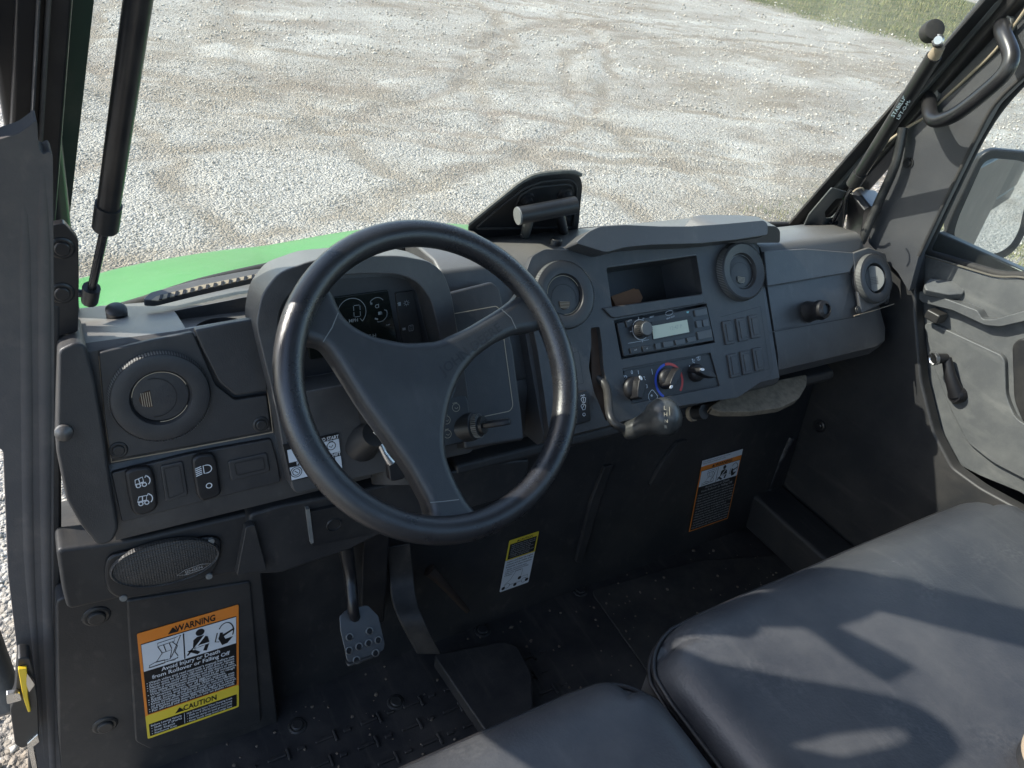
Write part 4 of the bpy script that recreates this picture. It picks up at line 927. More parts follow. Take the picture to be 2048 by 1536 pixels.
# glove box grooves, knob, vent bezel
printed("panel_groove", [ribbon(ST, [ST.P([(1533, 573), (1610, 560), (1692, 545), (1704, 552)], -.0005), ST.P([(1543, 664), (1610, 652), (1720, 632)], -.0005)], .0016, .0006)], BLACKP, gb, ST.n)
dr = prism("glove_door", ST, fillet(ST.P([(1528, 502), (1610, 497), (1708, 505), (1712, 520), (1700, 545), (1610, 560), (1535, 573)], .003), .004), -.004, .003, DASH, gb, .002)
a, b = ST.p(1628, 622, .012)
pw = lathe("accessory_knob", ST, a, b, [(.020, 0), (.018, .006), (.0165, .020), (.0185, .026), (.016, .036), (.010, .040), (.0095, .036), (0, .036)], GLOSSB, VEH, 32)
pw['label'] = "round black knob on the glove box"
for x, y in ((1716, 620), (1772, 600)): bolt(ST, x, y, .006, gb, BLACK, .001)
prism("vent_bezel", ST, fillet(ST.P([(1706, 505), (1738, 494), (1772, 506), (1784, 560), (1780, 600), (1724, 628), (1712, 560)], .004), .006), -.006, .004, DASH, gb, .003)
tube("dust_line", [ST.w(*ST.p(x, y, .003), .003) for x, y in ((1708, 632), (1745, 622), (1788, 608))], .0010, TAN, gb, 5)

# --- below the dash
low = loft("lower_dash", [prof(x, [(.24, -.255), (.16, -.252), (.128, -.258), (.122, -.272), (.135, -.286), (.175, -.296), (.25, -.30)]) for x in (.13, .45, .72, .98)], FWALL, VEH, .005)
pad = prism("insulation_pad", PL((.7, .12, -.235), (0, -.35, 1)), fillet(PL((.7, .12, -.235), (0, -.35, 1)).P([(1415, 818), (1470, 780), (1540, 765), (1612, 750), (1612, 772), (1596, 800), (1560, 818), (1500, 826), (1440, 826)]), .01), -.012, .004, FIBRE, VEH, .005)
pad['label'] = "tan fibre pad sagging below the glove box"
o = tube("power_outlet", [atY(1385, 826, .12), atY(1408, 824, .10)], [.012, .013], BLACK, VEH, 16); 
tube("tan_cap", [atY(1381, 828, .122), atY(1388, 827, .116)], .0135, TAN, o, 16)
FW = tilted(.235, -.5, 6)
fw = prism("firewall", FW, [(-.36, -.30), (1.12, -.30), (1.12, .26), (-.36, .26)], -.02, 0, FWALL, VEH)
for q in ([(1235, 905), (1285, 905), (1330, 850), (1345, 900), (1180, 1000), (1140, 1160), (1120, 1160), (1160, 1000)],):
    prism("pressed_rib", FW, fillet(FW.P([(1205, 930), (1222, 925), (1195, 1000), (1160, 1120), (1148, 1120), (1178, 1000)]), .004), -.002, .008, FWALL, fw, .004)
    prism("pressed_rib", FW, fillet(FW.P([(1352, 880), (1372, 878), (1330, 935), (1310, 965), (1296, 968), (1318, 925)]), .004), -.002, .008, FWALL, fw, .004)

# kick panel, speaker pod, knee panel on the driver side
KPN = PL((0, .165, 0), (0, -1, 0))
kick = prism("kick_panel", KPN, fillet(KPN.P([(112, 1200), (250, 1170), (520, 1120), (540, 1300), (560, 1480), (300, 1540), (120, 1620)]), .01), -.03, 0, FWALL, VEH, .006)
prism("kick_recess", KPN, fillet(KPN.P([(252, 1198), (500, 1160), (512, 1300), (522, 1440), (500, 1452), (300, 1495), (270, 1480)]), .006), -.002, .004, FWALL, kick, .003)
for x, y in ((193, 1232), (210, 1450)): bolt(KPN, x, y, .013, kick, BLACK, 0.0, name="push_clip")
SPK = PL((0, .135, -.3), (0, -1, .12))
spod = prism("speaker_pod", SPK, fillet(SPK.P([(112, 1100), (230, 1085), (300, 1072), (480, 1030), (560, 1010), (562, 1128), (470, 1148), (370, 1166), (250, 1196), (135, 1222), (124, 1180)]), .008), -.05, 0, FWALL, VEH, .006)
spod['label'] = "black pod under the dash holding the oval speaker"
prism("speaker_mount", SPK, fillet(SPK.P([(206, 1140), (214, 1108), (250, 1098), (330, 1083), (420, 1068), (442, 1075), (440, 1115), (420, 1150), (330, 1180), (240, 1195), (214, 1180)]), .014, 5), -.002, .006, BLACK, spod, .004)
c1 = SPK.p(219, 1148, .008); c2 = SPK.p(440, 1105, .008); ca, cb = (c1[0] + c2[0]) / 2, (c1[1] + c2[1]) / 2; ra = math.hypot(c2[0] - c1[0], c2[1] - c1[1]) / 2; ro = math.atan2(c2[1] - c1[1], c2[0] - c1[0])
t1 = SPK.p(350, 1083, .008); t2 = SPK.p(300, 1192, .008); rb_ = abs(t1[1] - t2[1]) / 2 * .92
spk = lathe("speaker", SPK, ca, cb, [(ra, .004), (ra, .008), (ra * .97, .010), (ra * .94, .008), (ra * .7, .011), (ra * .3, .0125), (0, .013)], [GRILLE], VEH, 64, 1, rb_ / ra, ro); spk['label'] = "dusty oval mesh speaker under the dash"
a, b = SPK.p(388, 1138, .0125); q = [(a - .021, b), (a - .010, b + .0042), (a + .010, b + .0042), (a + .021, b), (a + .010, b - .0042), (a - .010, b - .0042), (a - .021, b)]
rr_ = .10
R2 = lambda p: (a + (p[0] - a) * math.cos(rr_) - (p[1] - b) * math.sin(rr_), b + (p[0] - a) * math.sin(rr_) + (p[1] - b) * math.cos(rr_))
printed("speaker_badge", [ribbon(SPK, [[R2(p) for p in q]], .0009, .0135), put_text(SPK, a, b - .0024, "JENSEN", .0066, .0135, .02, 'CENTER', rr_)], mat("badge_silver", (.4, .4, .4), .4, metal=.5), spk, SPK.n)
for x, y in ((243, 1124), (422, 1082), (247, 1196), (418, 1152)):
    a, b = SPK.p(x, y, .006); lathe("screw", SPK, a, b, [(.0048, .004), (.0042, .008), (0, .0085)], GREYPL, spk, 12)
KN2 = PL((0, .125, -.26), (0, -1, .05))
knee = prism("knee_panel", KN2, fillet(KN2.P([(500, 1030), (560, 1012), (700, 985), (1000, 925), (1060, 920), (1050, 985), (760, 1070), (700, 1100), (560, 1148), (470, 1150), (478, 1130)]), .006), -.03, 0, FWALL, VEH, .005)
prism("fuse_cover", KN2, fillet(KN2.P([(612, 1020), (730, 995), (745, 1062), (622, 1088)]), .002), -.002, .006, BLACK, knee, .002)
prism("cover_edge", KN2, KN2.P([(612, 1018), (619, 1017), (627, 1084), (621, 1087)], .006), .0, .0075, GREYPL, knee)
a, b = KN2.p(668, 1050, .007); lathe("latch_hole", KN2, a, b, [(.011, .006), (.010, .008), (.009, .003), (0, .003)], BLACK, knee, 24)
prism("knee_gusset", KN2, fillet(KN2.P([(488, 1045), (506, 1040), (530, 1130), (470, 1142)]), .004), -.002, .010, FWALL, knee, .004)
for x0, x1 in ((770, 764), (800, 782)): tube("bracket_rod", [atY(x0, 968, .13), atY(x1, 1045, .14)], .003, GREYPL, knee, 8)

# --- labels
def label(pl, quad_, name, lbl, h=.0006):
    TL, TR, BR, BL = [pl.w(*pl.p(x, y, h), h) for x, y in quad_]
    u = ((TR - TL) + (BR - BL)) / 2; v_ = ((TL - BL) + (TR - BR)) / 2; Wd, Ht = u.length, v_.length
    fr = FR((TL + BL + (TR - u) + (BR - u)) / 4 - v_ / 2, u / Wd, v_ / Ht, pl.n)
    root = bpy.data.objects.new(name, None); COL.objects.link(root); root.location = fr.o; root.parent = VEH; root.matrix_parent_inverse = INV[VEH.name]
    INV[root.name] = Matrix.Translation(-fr.o); root['label'] = lbl
    return fr, Wd, Ht, root
def lp(name, fr, pts, h, m, root):
    me = prism_me(fr, pts, h - .0006, h); return finish(name, me, m, root)
def RECT(x0, y0, x1, y1, r=0): return fillet([(x0, y0), (x1, y0), (x1, y1), (x0, y1)], r)
def tri(x, y, s): return {'p': [(x - s, y), (x + s, y), (x, y + s * 1.7)]}
def picto(fr, x0, y0, x1, y1, h, root):
    """tipped vehicle, belted person and helmet"""
    w_, hh = x1 - x0, y1 - y0; T = lambda a, b: (x0 + a * w_, y0 + b * hh)
    lw = hh * .018
    A = [[T(.05, .10), T(.36, .14)], [T(.34, .92), T(.40, .96), T(.30, .30), T(.27, .18)], [T(.16, .90), T(.34, .92), T(.33, .80), T(.16, .78), T(.16, .90)], [T(.16, .78), T(.20, .50), T(.13, .22), T(.26, .20)], [T(.20, .50), T(.30, .52), T(.28, .25)], [T(.22, .78), T(.24, .52)], [T(.28, .78), T(.30, .55)],
         [T(.06, .18), T(.13, .24), T(.22, .22), T(.22, .10), T(.06, .09), T(.06, .18)], [T(.31, .80), T(.36, .60), T(.33, .40), T(.36, .22)], [T(.24, .14), T(.32, .10), T(.36, .18)]]
    X = lambda p: {'p': [T(*q) for q in p]}
    B = [{'p': ellipse(*T(.605, .84), hh * .105, hh * .125, 0, 20)}, X([(.52, .28), (.53, .62), (.57, .70), (.64, .70), (.685, .60), (.70, .40), (.69, .32)]), X([(.52, .30), (.60, .10), (.57, .04), (.46, .26)]), X([(.70, .34), (.67, .08), (.63, .12), (.66, .34)]), X([(.47, .10), (.53, .30), (.515, .34), (.45, .12)])]
    B += [X([(.80, .38), (.82, .60), (.85, .58), (.85, .50), (.965, .62), (.985, .58), (.86, .42), (.88, .30), (.965, .32), (.90, .12), (.84, .10), (.82, .25)])]
    Cc = [[(x0 + w_ * .885 + w_ * .085 * math.cos(t), y0 + hh * .55 + hh * .36 * math.sin(t)) for t in np.linspace(-.5, 2.6, 18)], [T(.79, .62), T(.765, .30), T(.81, .26)], [T(.43, .02), T(.43, .98)]]
    printed("pictogram", [ribbon(fr, A, lw * 1.2, h), ribbon(fr, B, lw, h), ribbon(fr, Cc, lw * 1.6, h)], BLACKP, root, fr.n)
    Wb = [[T(.525, .26), T(.665, .72)], [T(.53, .30), T(.60, .36), T(.695, .36)]]
    printed("belt_lines", [ribbon(fr, Wb, hh * .05, h + .0004)], LBLW, root, fr.n)
fr, Wd, Ht, root = label(KPN.off(.004), [(277, 1268), (474, 1207), (480, 1413), (292, 1476)], "warning_label", "orange, black and yellow warning label on the left kick panel")
k = Ht / 100
lp("orange_field", fr, RECT(0, 0, Wd, Ht, .003), .0010, ORANGE, root)
lp("yellow_field", fr, RECT(0, 0, Wd, 23.5 * k, .003), .0014, YELLOW, root)
lp("black_field", fr, RECT(.0035, 24.5 * k, Wd - .0035, 90.5 * k), .0016, BLACKP, root)
lp("white_field", fr, RECT(.004, 66 * k, Wd - .004, 90 * k), .0020, LBLW, root)
lp("black_field", fr, RECT(.0035, 2.2 * k, Wd - .0035, 14.5 * k), .0018, BLACKP, root)
picto(fr, .004, 66 * k, Wd - .004, 90 * k, .0024, root)
printed("heading", [put_text(fr, Wd * .56, 92.3 * k, "WARNING", 7.6 * k, .0015, .02, 'CENTER', fit=Wd * .40)], BLACKP, root, fr.n)
printed("heading", [put_text(fr, Wd * .57, 16.5 * k, "CAUTION", 7.2 * k, .0019, .02, 'CENTER', fit=Wd * .36)], BLACKP, root, fr.n)
for q in (tri(Wd * .335, 92.4 * k, 2.8 * k), tri(Wd * .35, 16.5 * k, 2.8 * k)): printed('alert_symbol', [ribbon(fr, [q], .001, .0019)], BLACKP, root, fr.n)
txt = ["• Watch video and read operator's manual before use.", "• Driver must be 16 years old with a valid driver license.", "• Never drive under the influence of alcohol or drugs.", "• Vehicle is equipped with seatbelts and side doors or nets.", "  This safety equipment must be used by all occupants.", "• Wear helmets when driving aggressively, on rough", "  or uneven terrain, or at higher speeds.", "• Keep arms and legs inside vehicle during use.", "• While turning, drive slowly and do not accelerate.", "• Drive slowly when loaded, on rough or uneven terrain,", "  on paved surfaces, while operating at night or in reverse.", "• Use brakes going down hills. Vehicle may freewheel.", "• For off-road use only. Do not use on public roads."]
T_ = [put_text(fr, Wd * .5, 61.6 * k, "Avoid Injury or Death", 5.0 * k, .0018, .015, 'CENTER', fit=Wd * .60), put_text(fr, Wd * .5, 57 * k, "from Rollover or Falling Off", 5.0 * k, .0018, .015, 'CENTER', fit=Wd * .80)]
T_ += [put_text(fr, .0055, (53.2 - 2.28 * i) * k, s, 2.85 * k, .0018, .012, 'LEFT', 0, 1.0, fit=Wd - .012) for i, s in enumerate(txt)]
T_ += [put_text(fr, .006, (11.6 - 2.8 * i) * k, s, 2.6 * k, .0020, .01, fit=Wd * .32) for i, s in enumerate(["Before Leaving Vehicle", "• Shift to P (Park)", "• Stop Engine", "• Remove Key"])]
T_ += [put_text(fr, Wd * .42, (11.6 - 2.8 * i) * k, s, 2.6 * k, .0020, .01, fit=Wd * .5) for i, s in enumerate(["Help Prevent Injury When Dumping Loads", "• Shift to P (Park) before dumping", "• Operate dump on level ground only", "• Keep hands away from cargo box"])]
T_ += [ribbon(fr, [[(Wd * .395, 3 * k), (Wd * .395, 14 * k)]], .0006, .0020)]
printed("label_text", T_, LBLW, root, fr.n)

fr, Wd, Ht, root = label(FW.off(.002), [(1405, 922), (1485, 897), (1455, 1037), (1377, 1063)], "warning_label", "orange and black warning label on the firewall by the passenger")
k = Ht / 100
lp("orange_field", fr, RECT(0, 0, Wd, 92 * k), .0010, ORANGE, root)
lp("white_strip", fr, RECT(0, 92 * k, Wd, 100 * k), .0010, LBLW, root)
lp("black_field", fr, RECT(.0025, 1.5 * k, Wd - .0025, 86 * k), .0014, BLACKP, root)
lp("white_field", fr, RECT(.003, 64 * k, Wd - .003, 85.5 * k), .0018, LBLW, root)
picto(fr, .003, 64 * k, Wd - .003, 85.5 * k, .0022, root)
printed("heading", [put_text(fr, Wd * .56, 87.2 * k, "WARNING", 5.4 * k, .0015, .02, 'CENTER', fit=Wd * .42), ribbon(fr, [tri(Wd * .30, 87.3 * k, 2.2 * k)], .001, .0015)] + [put_text(fr, .002, (97.6 - 2.6 * i) * k, s, 2.0 * k, .0015, 0, fit=Wd - .004) for i, s in enumerate(["Read operator's manual before use of this machine.", "Replace missing or damaged labels at once."])], BLACKP, root, fr.n)
printed("label_text", [put_text(fr, Wd * .5, 59.5 * k, "Avoid Injury or Death", 4.2 * k, .0018, .01, 'CENTER', fit=Wd * .8), put_text(fr, Wd * .5, 55 * k, "from Rollover or Falling Off", 4.2 * k, .0018, .01, 'CENTER', fit=Wd * .9)] + [put_text(fr, .004, (50.5 - 3.9 * i) * k, s, 3.1 * k, .0018, .01, fit=Wd - .009) for i, s in enumerate(txt)], GREYP, root, fr.n)

fr, Wd, Ht, root = label(FW.off(.002), [(1019, 1080), (1077, 1062), (1057, 1163), (998, 1185)], "caution_label", "yellow and white caution label below the steering wheel")
k = Ht / 100
lp("white_field", fr, RECT(0, 0, Wd, 62 * k, .003), .0010, LBLW, root)
lp("yellow_field", fr, RECT(0, 61 * k, Wd, 100 * k, .003), .0014, YELLOW, root)
lp("black_field", fr, RECT(.0035, 63.5 * k, Wd - .0035, 92 * k), .0018, BLACKP, root)
printed("heading", [put_text(fr, Wd * .57, 93.5 * k, "CAUTION", 5.4 * k, .0018, .02, 'CENTER'), ribbon(fr, [tri(Wd * .30, 93.5 * k, 2.2 * k)], .001, .0018)], BLACKP, root, fr.n)
printed("label_text", [put_text(fr, .005, (88 - 3.6 * i) * k, s, 3.2 * k, .0022, .01, fit=Wd - .010) for i, s in enumerate(["• Before leaving vehicle, lower the", "  cargo box, shift to park, stop the", "  engine and remove the key.", "• Do not carry riders in the box.", "  Keep hands and feet inside.", "• Passenger must use the seat belt", "  and hold on to the handles."])], GREYP, root, fr.n)
L_ = [circ(Wd * q, 9 * k, 4.5 * k) for q in (.22, .80)] + [[(Wd * .1, 12 * k), (Wd * .3, 20 * k), (Wd * .45, 34 * k), (Wd * .68, 34 * k), (Wd * .66, 18 * k), (Wd * .9, 18 * k), (Wd * .9, 12 * k)], [(Wd * .28, 9 * k), (Wd * .72, 9 * k)]] + [{'p': ellipse(Wd * q, r * k, .004, .004, 0, 14)} for q, r in ((.1, 6), (.62, 17), (.9, 8), (.5, 6))]
printed("label_print", [ribbon(fr, L_, .0007, .0014)] + [put_text(fr, .004, (56 - 5 * i) * k, s, 4.6 * k, .0014, .012, fit=Wd - .008) for i, s in enumerate(["Inspect and clean the engine", "exhaust and air intake areas", "frequently in these locations."])] + [put_text(fr, .004, (41 - 3.8 * i) * k, s, 3.4 * k, .0014, .01, fit=Wd * .85) for i, s in enumerate(["1 Muffler and exhaust pipes", "2 Exhaust manifold and shields", "3 Belt cover openings", "4 Radiator"])], BLACKP, root, fr.n)
#PART5
# ------------------------------------------------------------------ floor and pedals
fl = box("floor", (-.36, -.80, FLOOR - .03), (1.14, .26, FLOOR), FLOORM, VEH, 0)
tr = []
for i in range(11):
    for j in range(17):
        x = -.28 + j * .040 + (.020 if i % 2 else 0); y = -.30 + i * .040
        if x > .36: continue
        l_ = .017 if (i + j) % 2 else .007
        tr.append(box_me((x - l_ * .9, y - .0028, FLOOR - .001), (x + l_ * .9, y + .0028, FLOOR + .0045)))
        if (i * 3 + j) % 2: tr.append(box_me((x + .016, y - .012, FLOOR - .001), (x + .0205, y + .010, FLOOR + .0045)))
tag(finish("floor_tread", join_me(tr), FLOORM, fl, .0015), None, None, kind="stuff")
FP = PL((0, 0, FLOOR), (0, 0, 1))
prism("tunnel_cover", FP, fillet(FP.P([(866, 1308), (955, 1292), (1006, 1281), (1036, 1292), (1064, 1345), (1067, 1428), (974, 1466), (918, 1385)], .03), .012, 4), 0, .03, FLOORM, fl, .010, seg=3)
prism("passenger_mat", FP, fillet(FP.P([(1180, 1180), (1400, 1120), (1560, 1110), (1700, 1260), (1350, 1420)], .004), .02), 0, .004, RUBBER, fl, .002)
for x, y in ((595, 1452), (1160, 1182), (792, 1405), (965, 1262)): bolt(FP, x, y, .012, fl, BLACK, 0.0, name="push_clip")
# brake pedal
BPc = atY(722, 1268, .10); BP = PL(BPc, (0, -.72, .69))
bp = prism("brake_pedal", BP, fillet(BP.P([(681, 1262), (679, 1232), (697, 1217), (735, 1210), (757, 1232), (770, 1288), (768, 1300), (735, 1318), (716, 1330), (694, 1322), (690, 1300)]), .004), -.003, 0, PEDALM, VEH, .001)
bp['label'] = "steel brake pedal plate with eyelet holes"
prism("pedal_lip", PL(BP.w(*BP.p(720, 1318), -.003), (0, -.2, -.98)), rrect(0, 0, .042, .014, .004), -.002, .002, PEDALM, bp, .001)
for x, y in ((699, 1274), (739, 1262), (698, 1301), (718, 1293), (737, 1286), (756, 1280), (713, 1320), (751, 1306)):
    a, b = BP.p(x, y, .001); lathe("eyelet", BP, a, b, [(.0062, 0), (.0058, .003), (.0047, .0032), (.0042, 0)], mat("eyelet_steel", (.30, .30, .29), .35, metal=.8), bp, 20)
    lathe("eyelet_hole", BP, a, b, [(.0043, .0005), (0, .0005)], BLACKP, bp, 16)
tube("pedal_arm", [atY(690, 1090, .16), atY(700, 1150, .15), atY(706, 1215, .115), BP.w(*BP.p(712, 1235), -.006)], [.012, .010, .009, .009], STEELB, bp, 10, sub=3)
# accelerator arm
AP = [atY(795, 1090, .19), atY(802, 1150, .18), atY(808, 1200, .15), atY(825, 1245, .115), atY(858, 1308, .085)]
secs = []
for i, p in enumerate(smooth_path(AP, 5)):
    t = i / 20; w2 = .021 - .001 * t; ax_ = V((1, -.15 - .3 * t, 0)).normalized(); nn = V((0, -.7, .7))
    secs.append([p - ax_ * w2 + nn * .004, p + ax_ * w2 + nn * .004, p + ax_ * w2 - nn * .004, p - ax_ * w2 - nn * .004])
ac = loft("accelerator_pedal", secs, mat("worn_pedal_paint", (.020, .020, .020), .5, dust=.4, dcol=(.10, .085, .07), dscale=30, scratch=.9), VEH, .003)
ac['label'] = "wide curved black accelerator pedal"
tube("linkage_rod", [atY(858, 1140, .20), atY(880, 1160, .19), atY(935, 1222, .17)], [.012, .009, .005], mat("dark_rust", (.030, .019, .013), .8, dust=.5, dcol=(.012, .01, .008), dscale=40), ac, 10, sub=3)
for x, y in ((757, 1112), (757, 1162)): bolt(PL(atY(x, y, .18), (0, -1, .2)), x, y, .006, bp, CHROME, 0.0)
box("pedal_bracket", (.005, .17, -.62), (.05, .22, -.36), STEELB, bp, .004)

# ------------------------------------------------------------------ seats
def cushion(name, x0, x1, y0, y1, ztop, label, crown=.006, drop=.13, rad=.046):
    nx_, ny_ = 34, 30; P = []
    def sh(u): return math.copysign(min(1, abs(u)), u)
    us = np.concatenate([np.linspace(-1, -.82, 9), np.linspace(-.78, .78, 17), np.linspace(.82, 1, 9)])
    cx_, cy_, hx, hy = (x0 + x1) / 2, (y0 + y1) / 2, (x1 - x0) / 2, (y1 - y0) / 2; N = len(us)
    def z_at(x, y):
        dx, dy = hx - abs(x - cx_), hy - abs(y - cy_)
        ex = max(0, rad - dx) / rad; ey = max(0, rad - dy) / rad
        if y - cy_ > 0: ey = max(0, rad * 1.5 - dy) / (rad * 1.5)
        e = min(1.0, math.hypot(ex, ey)); z = ztop - (1 - math.sqrt(max(0, 1 - e * e))) * rad * .9
        z += crown * (1 - ((x - cx_) / hx) ** 2) * (1 - ((y - cy_) / hy) ** 2)
        return z + .0022 * noise.noise((x * 9, y * 9, 4)) + .0012 * noise.noise((x * 25, y * 25, 2))
    idx = {}
    for j, vv in enumerate(us):
        for i, uu in enumerate(us):
            x, y = uu, vv
            # round the plan corners
            r = .26
            if abs(x) > 1 - r and abs(y) > 1 - r:
                qx, qy = (abs(x) - 1 + r) / r, (abs(y) - 1 + r) / r; m_ = max(qx, qy); l_ = math.hypot(qx, qy)
                if l_ > 0: s_ = m_ / l_; x = math.copysign(1 - r + r * qx * s_, x); y = math.copysign(1 - r + r * qy * s_, y)
            X_, Y_ = cx_ + x * hx, cy_ + y * hy; P.append(V((X_, Y_, z_at(cx_ + uu * hx, cy_ + vv * hy))))
    f = [(j * N + i, j * N + i + 1, (j + 1) * N + i + 1, (j + 1) * N + i) for j in range(N - 1) for i in range(N - 1)]
    loop = [i for i in range(N)] + [j * N + N - 1 for j in range(1, N)] + [(N - 1) * N + i for i in range(N - 2, -1, -1)] + [j * N for j in range(N - 2, 0, -1)]
    k0 = len(P)
    for d, sh_ in ((.03, 1.008), (.08, 1.008), (drop, .985)):
        for q in loop:
            p = P[q]; P.append(V((cx_ + (p.x - cx_) * sh_, cy_ + (p.y - cy_) * sh_, p.z - d)))
    M_ = len(loop); prev = loop
    for r_ in range(3):
        cur = [k0 + r_ * M_ + i for i in range(M_)]
        f += [(prev[i], prev[(i + 1) % M_], cur[(i + 1) % M_], cur[i]) for i in range(M_)]; prev = cur
    f.append(tuple(prev[::-1]))
    o = finish(name, recalc(mesh(name, P, f)), VINYL, VEH, sharp=80); o['label'] = label
    ring = [P[q] + V(((P[q].x - cx_) * .006, (P[q].y - cy_) * .006, .0)) for q in loop[::2]]
    tube("piping", ring, .0035, GLOSSB, o, 8, closed=True)
    ring = [P[q] + V(((P[q].x - cx_) * .012, (P[q].y - cy_) * .012, -.012)) for q in loop[::2]]
    tube("piping", ring, .0030, GLOSSB, o, 8, closed=True)
    return o
cushion("seat_cushion", .188, .93, -.78, -.235, -.232, "black vinyl passenger bench cushion with sunlight across it")
cushion("seat_cushion", -.37, .170, -.78, -.262, -.232, "black vinyl driver seat cushion")
box("seat_base", (-.33, -.76, FLOOR), (1.02, -.34, -.37), FWALL, VEH, .01)
for x0, x1 in ((-.37, .17), (.188, 1.03)):
    loft("seat_back", [[V((x0 + i, -.80 - .1 * t, -.24 + .42 * t)), V((x1 - i, -.80 - .1 * t, -.24 + .42 * t)), V((x1 - i, -.72 - .1 * t, -.24 + .42 * t)), V((x0 + i, -.72 - .1 * t, -.24 + .42 * t))] for t, i in ((0, .01), (.5, 0), (.9, .01), (1, .04))], VINYL, VEH, .02)
SEATP = PL((0, 0, -.222), (0, 0, 1)); a, b = SEATP.p(2074, 1520)
bu = lathe("belt_buckle", SEATP, a, b, [(.030, -.01), (.030, .012), (.026, .018), (0, .018)], BLACK, VEH, 28, 1, .62, .5); bu['label'] = "black seat belt buckle on the passenger cushion"
lathe("buckle_rim", SEATP, a, b, [(.031, .008), (.0325, .012), (.031, .016)], TAN, bu, 28, 1, .62, .5)

# ------------------------------------------------------------------ passenger side: body side, door, pillar trim
DP = PL((1.16, 0, 0), (-1, 0, 0), (0, -1, 0))
SB = PL((1.125, 0, 0), (-1, 0, 0), (0, -1, 0))
prism("body_side", SB, [(-.40, FLOOR), (.05, FLOOR), (.30, FLOOR + .12), (.80, FLOOR + .12), (.80, FLOOR - .05), (-.40, FLOOR - .05)][::1], -.05, 0, FWALL, VEH, .004)
prism("side_kick_panel", SB, fillet(SB.P([(1560, 700), (1700, 560), (1765, 490), (1835, 500), (1830, 620), (1842, 760), (1868, 865), (1905, 935), (1960, 975), (2060, 1030), (2060, 1200), (1700, 1210), (1560, 1100), (1500, 1000)]), .01), -.03, .0, FWALL, VEH, .006)
sill = box("door_sill", (1.02, -.80, FLOOR), (1.12, .24, FLOOR + .10), FWALL, VEH, .01)
tube("side_strap", [SB.w(*SB.p(1600, 870), .03), SB.w(*SB.p(1570, 950), .05), SB.w(*SB.p(1545, 1080), .05)], .008, mat("scuffed_rod", (.03, .03, .032), .4, dust=.8, dcol=(.22, .21, .2), dscale=40), VEH, 10, sub=3)
bolt(SB, 1638, 852, .012, sill, STEELB, .004)
door = thing_ = bpy.data.objects.new("door", None); COL.objects.link(door); door.location = (1.16, .1, -.6); door.parent = VEH; door.matrix_parent_inverse = INV[VEH.name]
INV[door.name] = Matrix.Translation(-V((1.16, .1, -.6))); door['label'] = "passenger door with window, crank and side mirror beyond"
outer = DP.P([(1836, 508), (1822, 580), (1842, 640), (1850, 760), (1870, 860), (1908, 925), (1960, 952), (2048, 988)]) + [(.45, -.47), (.78, -.47), (.78, -.02), (.40, .005)] + DP.P([(2048, 556), (1998, 558), (1950, 545), (1872, 520)])
prism("door_panel", DP, fillet(outer, .010, 3), -.05, 0, DOORM, door, .006)
prism("door_skin", DP, [(-.2, -.5), (.82, -.5), (.82, 0), (-.18, .0)], -.075, -.052, STEELB, door, .004)
mold = DP.P([(1848, 648), (1862, 645), (1930, 676), (2003, 710), (2010, 722), (2012, 790), (2030, 835), (2062, 856)], .010) + [(.42, -.24), (.42, -.40)] + DP.P([(2062, 965), (1985, 925), (1935, 885), (1900, 815), (1868, 735)], .010)
prism("door_molding", DP, fillet(mold, .012, 3), -.002, .011, DOORM, door, .006, seg=3)
prism("armrest_ledge", DP, fillet(DP.P([(1825, 588), (1836, 583), (1880, 596), (1950, 622), (1960, 640), (1985, 640), (2060, 618)], .03) + DP.P([(2060, 640), (1995, 655), (1965, 652), (1900, 622), (1838, 606)], .03), .006), -.002, .022, DOORM, door, .008, seg=3)
prism("door_pocket", DP, fillet(DP.P([(2024, 690), (2040, 676), (2120, 690), (2120, 860), (2048, 850), (2028, 800)], .012), .014), .0, .0135, BLACK, door, .003)
# window frame and glass
win = DP.P([(1838, 508), (1890, 395), (1940, 290), (1980, 222), (2034, 160)]) + [(.02, .60), (.10, .74), (.74, .74), (.78, .60), (.78, -.02), (.40, .0)] + DP.P([(2048, 552), (1998, 555), (1950, 541), (1872, 517)])
wp = [DP.w(a, b, -.02) for a, b in fillet(win, .03, 4)]
tube("window_frame", wp, .0085, RUBBER, door, 8, closed=True)
tube("frame_bead", [p + V((-.022, 0, 0)) for p in wp], .0022, mat("dusty_bead", (.12, .11, .09), .8, dust=.6, dcol=(.08, .07, .06), dscale=40), door, 6, closed=True)
prism("window_glass", DP, fillet(win, .03, 4), -.026, -.022, DGLASS, door)
# inner latch handle
HP = PL(DP.w(*DP.p(1885, 590, .03), .03), (-.45, -.15, .88), (0, -1, 0))
h1 = prism("latch_handle", HP, fillet(HP.P([(1847, 572), (1858, 558), (1922, 566), (1932, 575), (1926, 590), (1898, 592), (1850, 582)]), .004), -.012, .004, DOORM, door, .003)
box("latch_bracket", (1.125, .055, -.135), (1.155, .085, -.115), BLACK, door, .004)
# window crank
c0 = DP.w(*DP.p(1914, 790, .018), .018); c1 = DP.w(*DP.p(1893, 716, .030), .030)
cr = tube("window_crank", [c0, c0 * .5 + c1 * .5 + V((-.004, 0, 0)), c1], [.015, .011, .009], GLOSSB, door, 16, sub=3)
lathe("crank_hub", DP, *DP.p(1914, 790, .018), [(.017, .008), (.017, .022), (.012, .028), (0, .029)], GLOSSB, door, 24)
kk = DP.p(1868, 718, .055); tube("crank_knob", [c1, DP.w(*kk, .055)], [.009, .011], GLOSSB, door, 16)
lathe("knob_cap", PL(DP.w(*kk, .055), (DP.w(*kk, .055) - c1).normalized(), (0, 0, 1)), 0, 0, [(.0125, -.004), (.0125, .002), (.0105, .003), (.009, .001), (0, .001)], CHROME, door, 24)
